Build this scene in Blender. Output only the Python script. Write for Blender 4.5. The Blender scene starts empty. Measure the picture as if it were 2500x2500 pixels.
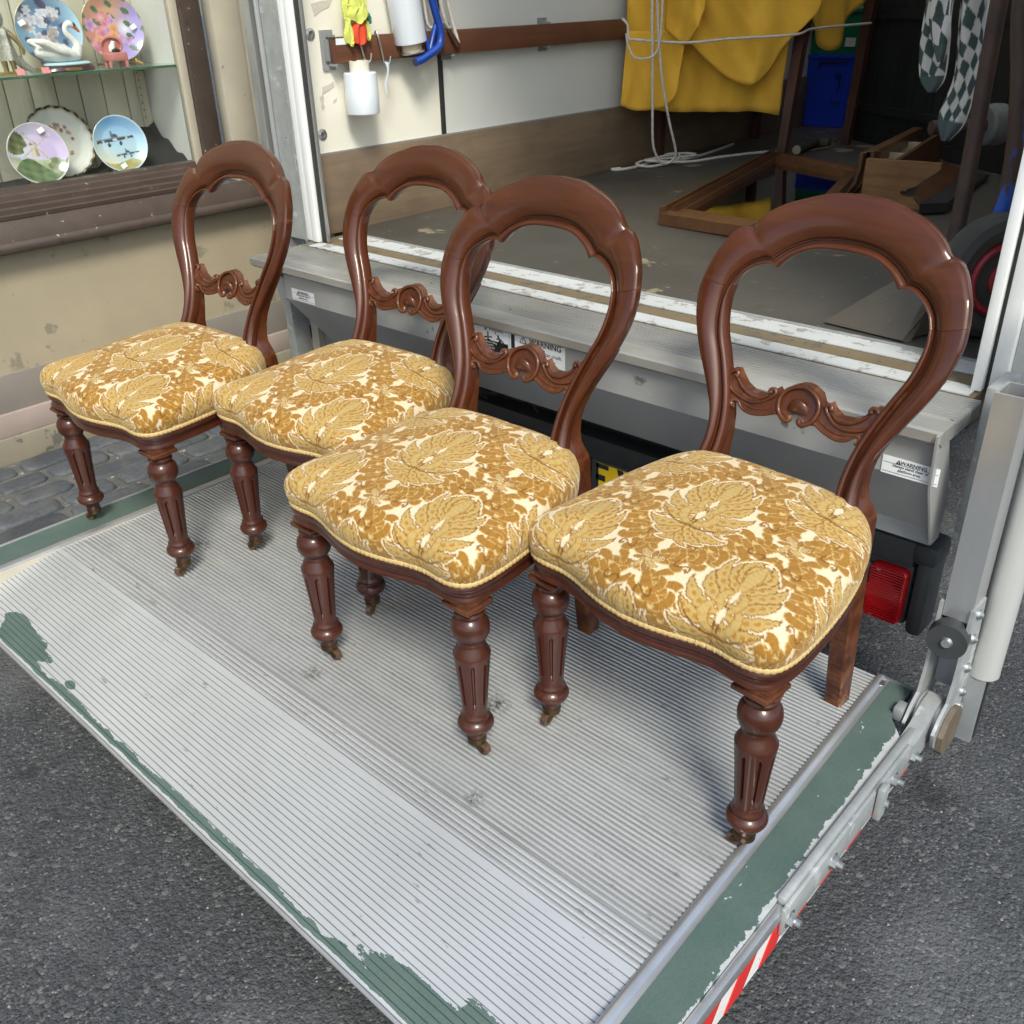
import bpy, bmesh, math, random
import numpy as np
from mathutils import Vector, Matrix
random.seed(7); rng = np.random.default_rng(7)
SC = bpy.context.scene; COL = SC.collection; PI = math.pi
# ------------------------------------------------------------------ camera, sky, sun, exposure
cd = bpy.data.cameras.new('camera'); cam = bpy.data.objects.new('camera', cd); COL.objects.link(cam)
cd.sensor_width = 36; cd.lens = 33.09; cd.clip_start = .02; cd.clip_end = 500
cam.matrix_world = Matrix(((0.738134, -0.308055, 0.600217, 0), (0.674126, 0.371984, -0.638109, 0),
                           (-0.026698, 0.875631, 0.482242, 1.2), (0, 0, 0, 1)))
SC.camera = cam
wd = bpy.data.worlds.new('World'); SC.world = wd; wd.use_nodes = True
SUN_EL, SUN_AZ = math.radians(48), math.radians(128)      # azimuth from +Y towards +X
nt = wd.node_tree; bgn = nt.nodes['Background']
sk = nt.nodes.new('ShaderNodeTexSky'); sk.sky_type = 'NISHITA'; sk.sun_disc = False
sk.sun_elevation = SUN_EL; sk.sun_rotation = SUN_AZ; sk.air_density = 1.0; sk.dust_density = 2.5; sk.ozone_density = .6
nt.links.new(sk.outputs[0], bgn.inputs[0]); bgn.inputs[1].default_value = .12
sl = bpy.data.lights.new('sun', 'SUN'); sl.energy = 1.9; sl.angle = math.radians(15); sl.color = (1, .91, .78)
so = bpy.data.objects.new('sun', sl); COL.objects.link(so)
sd = Vector((math.sin(SUN_AZ)*math.cos(SUN_EL), math.cos(SUN_AZ)*math.cos(SUN_EL), math.sin(SUN_EL)))
so.rotation_euler = sd.to_track_quat('Z', 'Y').to_euler(); so.location = (6, 3, 9)
SC.view_settings.view_transform = 'Standard'; SC.view_settings.look = 'None'
SC.view_settings.gamma = 1; SC.view_settings.use_curve_mapping = False; SC.view_settings.exposure = 1.02
SC.view_settings.use_white_balance = True; SC.view_settings.white_balance_temperature = 6150; SC.view_settings.white_balance_tint = 2

# ------------------------------------------------------------------ helpers
class MB:
    def __init__(s): s.v = []; s.f = []
    def add(s, vs, fs):
        o = len(s.v); s.v += [tuple(map(float, p)) for p in vs]; s.f += [tuple(i+o for i in f) for f in fs]; return s
    def box(s, x0, x1, y0, y1, z0, z1, b=0.):
        if b <= 0:
            vs = [(x, y, z) for z in (z0, z1) for y in (y0, y1) for x in (x0, x1)]
            return s.add(vs, [(0,2,3,1),(4,5,7,6),(0,1,5,4),(2,6,7,3),(0,4,6,2),(1,3,7,5)])
        bm = bmesh.new(); bmesh.ops.create_cube(bm, size=1)
        bmesh.ops.scale(bm, vec=(x1-x0, y1-y0, z1-z0), verts=bm.verts)
        bmesh.ops.translate(bm, vec=((x0+x1)/2, (y0+y1)/2, (z0+z1)/2), verts=bm.verts)
        bmesh.ops.bevel(bm, geom=bm.edges[:], offset=b, segments=2, affect='EDGES', profile=.5)
        return s.bm(bm)
    def bm(s, bm):
        bm.verts.index_update(); s.add([v.co for v in bm.verts], [[v.index for v in f.verts] for f in bm.faces]); bm.free(); return s
    def loft(s, rings, closed=True, cap=True):
        n = len(rings[0]); o = []; fs = []
        for r in rings: o += list(r)
        m = len(rings)
        for i in range(m-1):
            for j in range(n if closed else n-1):
                a = i*n+j; b = i*n+(j+1) % n; fs.append((a, b, b+n, a+n))
        if cap and closed: fs.append(tuple(range(n))[::-1]); fs.append(tuple(range((m-1)*n, m*n)))
        return s.add(o, fs)
    def lathe(s, prof, seg=24, M=None, fn=None):     # prof [(r, z)]
        rings = []
        for r, z in prof:
            ring = []
            for k in range(seg):
                a = 2*PI*k/seg; rr = r if fn is None else r+fn(a, z)
                p = Vector((rr*math.cos(a), rr*math.sin(a), z)); ring.append(M @ p if M is not None else p)
            rings.append(ring)
        return s.loft(rings)
    def tube(s, pts, r, seg=10, cap=True):
        pts = [Vector(p) for p in pts]; n = len(pts); rings = []; up = None
        for i, p in enumerate(pts):
            t = (pts[min(i+1, n-1)]-pts[max(i-1, 0)])
            if t.length < 1e-9: t = Vector((0, 0, 1))
            t.normalize()
            if up is None:
                up = Vector((0, 0, 1)) if abs(t.z) < .9 else Vector((1, 0, 0))
            up = (up - t*up.dot(t)); up.normalize(); w = t.cross(up)
            rr = r[i] if hasattr(r, '__len__') else r
            rings.append([p+(up*math.cos(2*PI*k/seg)+w*math.sin(2*PI*k/seg))*rr for k in range(seg)])
        return s.loft(rings, cap=cap)
    def prism(s, poly, d0, d1, axis):               # poly in the two other axes
        def P(a, b, d): return {'x': (d, a, b), 'y': (a, d, b), 'z': (a, b, d)}[axis]
        return s.loft([[P(a, b, d0) for a, b in poly], [P(a, b, d1) for a, b in poly]])
    def grid(s, fn, nu, nv, thick=None):
        vs = [fn(i/nu, j/nv) for i in range(nu+1) for j in range(nv+1)]
        q = [(i*(nv+1)+j, (i+1)*(nv+1)+j, (i+1)*(nv+1)+j+1, i*(nv+1)+j+1) for i in range(nu) for j in range(nv)]
        return s.add(vs, q)
    def mesh(s, name, smooth=30):
        me = bpy.data.meshes.new(name); me.from_pydata(s.v, [], s.f); me.validate()
        bm = bmesh.new(); bm.from_mesh(me); bmesh.ops.recalc_face_normals(bm, faces=bm.faces); bm.to_mesh(me); bm.free()
        if smooth:
            me.polygons.foreach_set('use_smooth', [True]*len(me.polygons)); me.set_sharp_from_angle(angle=math.radians(smooth))
        return me
    def build(s, name, mat, parent=None, smooth=30, label=None):
        if parent is not None and parent.get('wbase'):
            off = tuple(parent['wbase']); s.v = [(p[0]-off[0], p[1]-off[1], p[2]-off[2]) for p in s.v]
        me = s.mesh(name, smooth); return link(name, me, mat, parent, label)
def link(name, me, mat, parent=None, label=None):
    o = bpy.data.objects.new(name, me); COL.objects.link(o)
    if mat is not None and not me.materials: me.materials.append(mat)
    if parent is not None:
        o.parent = parent
        if parent.get('wbase'): o['wbase'] = parent['wbase']
    if label: o['label'] = label
    return o
def thing(name, label, cat, loc=(0, 0, 0), group=None, local=False):
    o = bpy.data.objects.new(name, None); COL.objects.link(o); o.empty_display_size = .05
    o.location = loc; o['label'] = label; o['category'] = cat
    if group: o['group'] = group
    if not local: o['wbase'] = [float(q) for q in loc]       # parts are given in world metres
    return o
def tag(o, label, cat, group=None):
    o['label'] = label; o['category'] = cat
    if group: o['group'] = group
    return o
def catmull(pts, n):
    P = np.array(pts, float); k = len(P); ext = np.vstack([2*P[0]-P[1], P, 2*P[-1]-P[-2]]); out = []
    L = np.r_[0, np.cumsum(np.linalg.norm(np.diff(P, axis=0), axis=1))]; L /= L[-1]
    for s in np.linspace(0, 1, n):
        i = min(max(np.searchsorted(L, s)-1, 0), k-2); t = (s-L[i])/(L[i+1]-L[i]+1e-12)
        a, b, c, d = ext[i], ext[i+1], ext[i+2], ext[i+3]
        out.append(.5*((2*b)+(c-a)*t+(2*a-5*b+4*c-d)*t*t+(3*b-a-3*c+d)*t**3))
    return np.array(out)

# ------------------------------------------------------------------ materials
class NT:
    def __init__(s, name):
        s.m = bpy.data.materials.new(name); s.m.use_nodes = True; s.t = s.m.node_tree; s.b = s.t.nodes['Principled BSDF']
        s.co = s.t.nodes.new('ShaderNodeTexCoord')
    def n(s, typ, **kw):
        o = s.t.nodes.new('ShaderNode'+typ)
        for k, v in kw.items():
            if k in o.inputs.keys(): 
                if isinstance(v, bpy.types.NodeSocket): s.t.links.new(v, o.inputs[k])
                else: o.inputs[k].default_value = v
            else: setattr(o, k, v)
        return o
    def l(s, a, b): s.t.links.new(a, b)
    def pos(s, world=False, scale=(1, 1, 1), rot=(0, 0, 0)):
        src = s.n('NewGeometry').outputs['Position'] if world else s.co.outputs['Object']
        mp = s.n('Mapping'); s.l(src, mp.inputs['Vector']); mp.inputs['Scale'].default_value = scale; mp.inputs['Rotation'].default_value = rot
        return mp.outputs[0]
    def noise(s, vec, scale, detail=3, rough=.55, dist=0):
        o = s.n('TexNoise'); s.l(vec, o.inputs['Vector']); o.inputs['Scale'].default_value = scale
        o.inputs['Detail'].default_value = detail; o.inputs['Roughness'].default_value = rough; o.inputs['Distortion'].default_value = dist
        return o.outputs['Fac']
    def ramp(s, fac, a, b):          # linear step a..b -> 0..1
        o = s.n('MapRange'); s.l(fac, o.inputs['Value']); o.inputs['From Min'].default_value = a; o.inputs['From Max'].default_value = b
        return o.outputs[0]
    def math(s, op, a, b=None, c=None):
        o = s.n('Math', operation=op)
        for i, x in enumerate((a, b, c)):
            if x is None: continue
            if isinstance(x, bpy.types.NodeSocket): s.l(x, o.inputs[i])
            else: o.inputs[i].default_value = x
        return o.outputs[0]
    def mix(s, fac, a, b):
        o = s.n('Mix', data_type='RGBA')
        for i, x in ((0, fac), (6, a), (7, b)):
            if isinstance(x, bpy.types.NodeSocket): s.l(x, o.inputs[i])
            else: o.inputs[i].default_value = x if i == 0 else tuple(x)+(1,) if len(x) == 3 else x
        return o.outputs[2]
    def color(s, c):
        if isinstance(c, bpy.types.NodeSocket): s.l(c, s.b.inputs['Base Color'])
        else: s.b.inputs['Base Color'].default_value = tuple(c)+(1,)
    def bump(s, h, strength=.3, dist=.001, prev=None):
        o = s.n('Bump'); s.l(h, o.inputs['Height']); o.inputs['Strength'].default_value = strength; o.inputs['Distance'].default_value = dist
        if prev is not None: s.l(prev, o.inputs['Normal'])
        s.l(o.outputs[0], s.b.inputs['Normal']); return o.outputs[0]
    def set(s, rough=.5, metal=0., spec=None, coat=0., sheen=0.):
        s.b.inputs['Roughness'].default_value = rough; s.b.inputs['Metallic'].default_value = metal
        if spec is not None: s.b.inputs['Specular IOR Level'].default_value = spec
        s.b.inputs['Coat Weight'].default_value = coat; s.b.inputs['Coat Roughness'].default_value = .055
        s.b.inputs['Sheen Weight'].default_value = sheen
        return s
def mat(name, c, c2=None, sc=8., rough=.5, metal=0., bump=.0, bsc=60., bd=.001, spots=None, spec=None, stretch=(1, 1, 1), coat=0., roughvar=0., world=False):
    t = NT(name); p = t.pos(world, stretch); c2 = c2 or tuple(q*.8 for q in c)
    n1 = t.noise(p, sc, 5, .6); col = t.mix(t.ramp(n1, .3, .7), c, c2)
    if spots:
        for (scol, ssc, th) in spots:
            sn = t.noise(p, ssc, 4, .65); col = t.mix(t.ramp(sn, th, th+.035), col, scol)
    t.color(col); t.set(rough, metal, spec, coat)
    if roughvar:
        t.l(t.math('ADD', t.math('MULTIPLY', t.noise(p, sc*1.7, 4), roughvar), rough-roughvar*.5), t.b.inputs['Roughness'])
    if bump: t.bump(t.noise(p, bsc, 4, .6), bump, bd)
    return t.m
def wood(name, a, b, axis=2, rough=.4, scale=14., coat=0., bump=.12, dark=None):
    t = NT(name); st = [scale]*3; st[axis] = scale*.07; p = t.pos(False, tuple(st))
    g = t.noise(p, 1.6, 6, .65, .6); f = t.noise(p, 9., 3, .6); blot = t.noise(t.pos(), 7., 3)
    col = t.mix(t.ramp(g, .32, .68), a, b); col = t.mix(t.math('MULTIPLY', t.ramp(f, .5, .72), .35), col, tuple(q*.45 for q in a))
    col = t.mix(t.math('MULTIPLY', t.ramp(blot, .45, .75), .45), col, tuple(q*.6 for q in b) if dark is None else dark)
    if coat >= .25:
        rnd = t.n('ObjectInfo').outputs['Random']; pt = t.n('NewGeometry').outputs['Pointiness']
        col = t.mix(t.math('MULTIPLY', rnd, .45), col, tuple(q*1.5 for q in a)); wear = t.math('MULTIPLY', t.ramp(pt, .535, .60), t.ramp(t.noise(t.pos(), 26, 4, .65), .42, .62))
        col = t.mix(t.math('MULTIPLY', wear, .6), col, (.20, .075, .026))
    t.color(col); t.set(rough, 0, .28 if coat >= .25 else .5, coat); t.bump(f, bump, .0006); return t.m

MAHOG = wood('mahogany', (.048, .0108, .0030), (.080, .0200, .0050), 2, .40, 16, .42, .10, (.030, .0070, .0026))
MAHOG_C = wood('mahogany_crest', (.048, .0122, .0035), (.078, .0212, .0057), 0, .40, 16, .42, .10, (.030, .0078, .0028))
MAHOG_D = wood('mahogany_dark', (.036, .0090, .0045), (.060, .0155, .0070), 2, .36, 16, .36, .10, (.018, .005, .003))
BRASS = mat('tarnished_brass', (.12, .078, .036), (.045, .032, .02), 90, .42, .85, .2, 200)
CASTOR = mat('castor_wheel', (.11, .055, .03), (.05, .03, .02), 120, .35, 0, .2, 300)
GIMP = mat('gimp_braid', (.62, .45, .20), (.45, .29, .10), 260, .8, 0, .9, 420, .002)
DARK = mat('dark_gap', (.012, .012, .012), (.02, .02, .02), 20, .8)
ALU = mat('platform_aluminium', (.62, .62, .63), (.50, .50, .51), 5, .36, .5, .12, 90, .0006, spots=[((.20, .19, .18), 55, .66), ((.7, .7, .71), 80, .68)], stretch=(.35, 1, 1), roughvar=.2)
def m_deck():
    t = NT('platform_aluminium_ribs'); p = t.pos(True, (.35, 1, 1)); q = t.pos(True)
    c = t.mix(t.ramp(t.noise(p, 5, 5, .6), .3, .7), (.63, .63, .64), (.50, .50, .51)); c = t.mix(t.math('MULTIPLY', t.ramp(t.noise(p, 60, 4, .65), .64, .70), .7), c, (.24, .225, .21))
    c = t.mix(t.math('MULTIPLY', t.ramp(t.noise(q, 3.2, 4, .6), .5, .72), .4), c, (.36, .35, .34))
    c = t.mix(t.math('MULTIPLY', t.ramp(t.noise(t.pos(True, (.05, 1, 1)), 120, 2, .5), .66, .72), .35), c, (.75, .75, .76))
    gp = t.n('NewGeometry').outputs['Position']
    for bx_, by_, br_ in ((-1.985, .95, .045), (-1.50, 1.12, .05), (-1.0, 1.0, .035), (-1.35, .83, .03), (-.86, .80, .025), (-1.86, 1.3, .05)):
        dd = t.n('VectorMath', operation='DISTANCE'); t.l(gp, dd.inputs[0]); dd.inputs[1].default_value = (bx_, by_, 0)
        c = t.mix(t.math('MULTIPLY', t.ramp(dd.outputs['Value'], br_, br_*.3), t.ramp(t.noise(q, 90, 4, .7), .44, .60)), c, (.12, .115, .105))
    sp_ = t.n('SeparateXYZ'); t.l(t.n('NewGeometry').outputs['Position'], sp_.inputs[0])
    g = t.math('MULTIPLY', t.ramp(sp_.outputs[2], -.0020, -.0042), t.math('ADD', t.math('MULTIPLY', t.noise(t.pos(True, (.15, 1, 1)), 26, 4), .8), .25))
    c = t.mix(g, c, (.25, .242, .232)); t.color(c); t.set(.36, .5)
    t.l(t.math('ADD', t.math('MULTIPLY', t.noise(p, 9, 4), .22), .25), t.b.inputs['Roughness']); t.bump(t.noise(p, 140, 3), .1, .0006); return t.m
DECKM = m_deck()
ALU2 = mat('sill_aluminium', (.50, .49, .47), (.36, .35, .33), 9, .42, .55, .03, 40, .0006, spots=[((.12, .11, .10), 70, .70)], stretch=(.4, 1, 1), roughvar=.2)
ALUB = mat('brushed_aluminium', (.55, .55, .55), (.45, .45, .46), 14, .33, .75, .1, 150, .0005, stretch=(1, 1, .2))
GALV = mat('galvanised_steel', (.43, .44, .44), (.32, .33, .33), 26, .5, .45, .1, 60, spots=[((.52, .53, .53), 18, .6), ((.2, .19, .17), 30, .72)])
STEEL = mat('grey_painted_steel', (.30, .31, .32), (.24, .25, .26), 12, .45, .25, .1, 80, spots=[((.12, .10, .08), 60, .72)])
SKIRT = mat('skirt_grey', (.37, .365, .36), (.315, .31, .305), 5, .42, .15, .06, 60, spots=[((.40, .40, .40), 45, .71), ((.14, .13, .12), 8, .68)])
CHROME = mat('zinc_bolt', (.55, .55, .54), (.4, .4, .4), 80, .3, .9)
WHITEP = mat('white_paint', (.84, .84, .83), (.78, .78, .77), 10, .35, 0, .05, 40, spots=[((.16, .13, .10), 32, .735)])
CREAMP = mat('van_panel', (.74, .71, .62), (.68, .65, .57), 3, .45, 0, .04, 30, spots=[((.40, .34, .25), 38, .745)])
BLACKR = mat('black_rubber', (.02, .02, .02), (.035, .035, .033), 30, .6, 0, .2, 80)
BLACKP = mat('black_plastic', (.028, .03, .032), (.04, .042, .044), 20, .5, 0, .15, 250)
PLYK = wood('plywood_kick', (.19, .133, .082), (.13, .095, .064), 1, .6, 9, 0, .2, (.085, .06, .042))
RAILW = wood('rail_wood', (.15, .058, .026), (.09, .034, .017), 1, .45, 10, .1, .2, (.05, .024, .015))
FLOORM = mat('van_floor', (.066, .060, .050), (.042, .039, .035), 2.6, .5, 0, .2, 40, spots=[((.19, .17, .14), 130, .70), ((.22, .18, .12), 5.5, .63), ((.16, .14, .11), 38, .66), ((.04, .036, .03), 11, .66)], stretch=(1, 1, 1))
BROWNP = mat('brown_gloss_paint', (.075, .054, .044), (.055, .040, .033), 12, .45, 0, .2, 30, spots=[((.42, .38, .34), 42, .672), ((.045, .032, .026), 16, .66)])
BEIGEW = mat('beige_render', (.36, .30, .205), (.30, .25, .175), 3.2, .75, 0, .2, 26, .002, spots=[((.30, .27, .21), 2.3, .62), ((.62, .60, .54), 40, .715), ((.10, .09, .07), 24, .70), ((.22, .19, .14), 5, .60)])
DADOG = mat('taupe_render', (.22, .19, .165), (.185, .16, .14), 5, .75, 0, .2, 30, .002, spots=[((.6, .57, .5), 36, .74)])
DADOP = mat('pink_render', (.32, .25, .22), (.27, .215, .19), 5, .8, 0, .25, 26, .002, spots=[((.16, .14, .12), 16, .66)])
DADOB = mat('stained_render', (.25, .215, .155), (.195, .17, .13), 6, .85, 0, .3, 24, .003, spots=[((.11, .10, .085), 10, .62)])
BOARDW = mat('cream_boards', (.58, .55, .44), (.50, .47, .38), 8, .55, 0, .1, 30, spots=[((.14, .12, .10), 30, .715)], stretch=(1, 1, .3))
WHITEW = mat('white_reveal', (.72, .72, .70), (.62, .62, .61), 5, .6, 0, .1, 30, spots=[((.28, .27, .26), 34, .73)])
PELMETC = mat('cream_paint', (.50, .45, .36), (.42, .38, .31), 7, .55, 0, .1, 30, spots=[((.28, .22, .18), 26, .7)])
BLACKC = mat('black_cloth', (.012, .012, .013), (.022, .022, .024), 60, .9, 0, .4, 300, .002)
PINKC = mat('pink_card', (.62, .24, .24), (.58, .22, .22), 20, .7)
GOLD = mat('gold_paint', (.52, .40, .19), (.40, .29, .12), 40, .3, .8)
SILVG = mat('silver_glitter', (.52, .50, .44), (.28, .27, .23), 160, .35, .6, .8, 260, .003)
EASEL = wood('easel_wood', (.42, .27, .11), (.34, .21, .08), 2, .5, 20)
PORC = mat('white_porcelain', (.78, .77, .74), (.70, .69, .66), 20, .25, 0, .35, 90, .002)
PAPER = mat('white_paper', (.8, .8, .8), (.76, .76, .75), 20, .7)
STICK = mat('white_sticker', (.75, .75, .76), (.70, .70, .71), 12, .4)
INK = mat('black_ink', (.015, .015, .016), (.02, .02, .02), 30, .5)
REDLENS = mat('red_lens', (.42, .008, .012), (.30, .005, .008), 30, .12, 0, 0, 50, coat=.6)
YELPL = mat('yellow_plate', (.68, .47, .01), (.60, .40, .01), 16, .35, 0, 0, 60, spots=[((.25, .18, .03), 60, .68)])
REDT = mat('red_tape', (.62, .022, .018), (.52, .02, .018), 20, .35)
WHT = mat('white_tape', (.72, .70, .68), (.62, .60, .58), 16, .4, spots=[((.5, .08, .07), 60, .66)])
BLANK = mat('yellow_blanket', (.78, .44, .045), (.68, .37, .032), 9, .95, 0, .5, 220, .003)
ROPEM = mat('white_rope', (.66, .62, .56), (.52, .48, .43), 60, .85, 0, .8, 260, .003, spots=[((.40, .05, .05), 75, .66)])
FILM = mat('stretch_film', (.72, .75, .80), (.64, .68, .75), 14, .18, 0, 0, 40, stretch=(1, 1, .1), coat=.5)
CARD = mat('cardboard_core', (.60, .50, .36), (.52, .43, .30), 20, .7)
BLUEP = mat('blue_paint', (.012, .055, .34), (.01, .045, .28), 12, .3, 0, 0, 40, coat=.3)
BLUEBOX = mat('blue_plastic', (.02, .065, .72), (.018, .055, .62), 5, .4)
GREENBOX = mat('green_plastic', (.012, .20, .10), (.010, .17, .085), 5, .4)
HIVIS = mat('yellow_cloth', (.58, .62, .14), (.50, .54, .11), 30, .9, 0, .7, 240, .003)
REDC = mat('red_cloth', (.62, .06, .02), (.5, .05, .02), 30, .85, 0, .4, 200)
GREENC = mat('green_cloth', (.02, .16, .09), (.015, .12, .07), 30, .85, 0, .4, 200)
TABLEW = wood('dark_table_wood', (.075, .026, .015), (.045, .018, .012), 2, .4, 12, .2)
BLACKW = wood('black_painted_wood', (.010, .010, .010), (.018, .018, .018), 2, .5, 10, 0, .3, (.03, .03, .03))
PINE = wood('pine_panel', (.27, .135, .05), (.17, .075, .026), 0, .45, 22, .1, .1)
OAKD = wood('dark_oak', (.13, .055, .02), (.07, .03, .013), 1, .4, 14, .2)
RUST = mat('rusty_tube', (.075, .04, .03), (.04, .024, .02), 24, .6, .2, .4, 120)
RUSTB = mat('flaking_blue_tube', (.075, .04, .03), (.04, .024, .02), 24, .55, .1, .4, 120, spots=[((.02, .085, .42), 9, .5)], stretch=(1, 1, .3))
TYRE = mat('grey_tyre', (.052, .05, .046), (.036, .035, .033), 20, .75, 0, .3, 60)
REDRIM = mat('red_rim', (.36, .02, .035), (.28, .018, .03), 20, .35, 0, .1, 50, coat=.2)
GREYP = mat('grey_rubber', (.12, .125, .125), (.08, .083, .083), 30, .6)
PLATEB = mat('dark_steel_plate', (.075, .062, .047), (.052, .044, .035), 7, .5, .0, .1, 60, spots=[((.11, .10, .09), 40, .68)])
def m_mirror():
    t = NT('mirror_glass'); t.color((.40, .42, .40)); t.set(.05, 1.); return t.m
MIRROR = m_mirror()
def m_glass():
    t = NT('window_glass'); tr = t.n('BsdfTransparent'); gl = t.n('BsdfGlossy'); gl.inputs['Roughness'].default_value = .02
    lw = t.n('LayerWeight', Blend=.5); f5 = t.math('ADD', t.math('MULTIPLY', t.math('POWER', lw.outputs['Facing'], 5.), .75), .035)
    tr.inputs[0].default_value = (.97, .98, .97, 1); mx = t.n('MixShader'); t.l(f5, mx.inputs[0]); t.l(tr.outputs[0], mx.inputs[1]); t.l(gl.outputs[0], mx.inputs[2])
    t.l(mx.outputs[0], t.t.nodes['Material Output'].inputs[0]); return t.m
GLASS = m_glass()
def m_roof():
    t = NT('translucent_roof'); d = t.n('BsdfDiffuse'); d.inputs[0].default_value = (.8, .8, .78, 1); r = t.n('BsdfTranslucent'); r.inputs[0].default_value = (.82, .82, .78, 1)
    mx = t.n('MixShader'); mx.inputs[0].default_value = .62; t.l(d.outputs[0], mx.inputs[1]); t.l(r.outputs[0], mx.inputs[2]); t.l(mx.outputs[0], t.t.nodes['Material Output'].inputs[0]); return t.m
ROOFM = m_roof()
def m_shelf():
    t = NT('shelf_glass'); t.color((.55, .70, .62)); t.set(.05); t.b.inputs['Alpha'].default_value = .42; return t.m
SHELFG = m_shelf()
SHELFE = mat('glass_edge', (.06, .12, .075), (.05, .10, .06), 20, .15)
def m_attr(name, rough, bump=0., sheen=0., coat=0.):
    t = NT(name); a = t.n('Attribute', attribute_name='Col'); c = a.outputs['Color']
    if bump:
        n1 = t.noise(t.pos(), 420, 3, .7); c2 = t.mix(t.math('MULTIPLY', t.ramp(n1, .3, .75), .42), c, t.mix(.5, c, (.12, .055, .012)))
        t.color(c2); t.bump(n1, bump, .002)
    else: t.color(c)
    t.set(rough, 0, .25 if bump else .5, coat, sheen); t.b.inputs['Sheen Roughness'].default_value = .45
    t.b.inputs['Sheen Tint'].default_value = (1, .86, .6, 1); return t.m
DAMASK = m_attr('damask_velvet', .9, .55, .25); PRINT = m_attr('painted_china', .14, 0, 0, .6); TOWELM = m_attr('towel_terry', .95, .8)
def m_asphalt():
    t = NT('asphalt'); p = t.pos(True); v = t.n('TexVoronoi'); t.l(p, v.inputs['Vector']); v.inputs['Scale'].default_value = 230
    v2 = t.n('TexVoronoi'); t.l(p, v2.inputs['Vector']); v2.inputs['Scale'].default_value = 105
    sep = t.n('SeparateColor'); t.l(v.outputs['Color'], sep.inputs[0]); sep2 = t.n('SeparateColor'); t.l(v2.outputs['Color'], sep2.inputs[0])
    big = t.noise(p, 1.6, 5, .6); mid = t.noise(p, 14, 4, .6)
    c = t.mix(sep.outputs[0], (.030, .031, .035), (.066, .068, .074)); c = t.mix(t.ramp(sep.outputs[1], .91, .98), c, (.13, .128, .125))
    c = t.mix(t.ramp(sep2.outputs[0], .94, .99), c, (.12, .118, .115)); c = t.mix(t.math('MULTIPLY', t.ramp(mid, .45, .75), .5), c, (.035, .035, .037))
    c = t.mix(t.math('MULTIPLY', t.ramp(big, .5, .72), .55), c, (.16, .16, .165)); oil = t.noise(p, 4.3, 3, .6)
    c = t.mix(t.math('MULTIPLY', t.ramp(oil, .64, .74), .75), c, (.016, .015, .015))
    t.color(c); t.set(.75, 0, .35)
    h = t.math('SUBTRACT', 1., v.outputs['Distance']); h2 = t.math('SUBTRACT', 1., v2.outputs['Distance'])
    nb = t.bump(h, .7, .003); nb = t.bump(h2, .6, .005, nb); t.bump(t.noise(p, 300, 3), .4, .002, nb); return t.m
ASPH = m_asphalt()
def m_sett():
    t = NT('granite_sett'); p = t.pos(True); inf = t.n('ObjectInfo'); n = t.noise(p, 60, 5, .7); n2 = t.noise(p, 9, 4)
    c = t.mix(t.ramp(n, .3, .7), (.050, .054, .063), (.10, .105, .115)); c = t.mix(t.math('MULTIPLY', inf.outputs['Random'], .65), c, (.026, .029, .038)); c = t.mix(t.math('MULTIPLY', t.ramp(n2, .5, .7), .4), c, (.14, .138, .13))
    t.color(c); t.set(.6, 0, .4); nb = t.bump(n2, .5, .01); t.bump(n, .6, .003, nb); return t.m
SETT = m_sett()
MORTAR = mat('sett_mortar', (.12, .117, .108), (.065, .064, .061), 14, .9, 0, .8, 60, .006, spots=[((.30, .29, .26), 26, .62), ((.045, .045, .04), 12, .62)], world=True)
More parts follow.
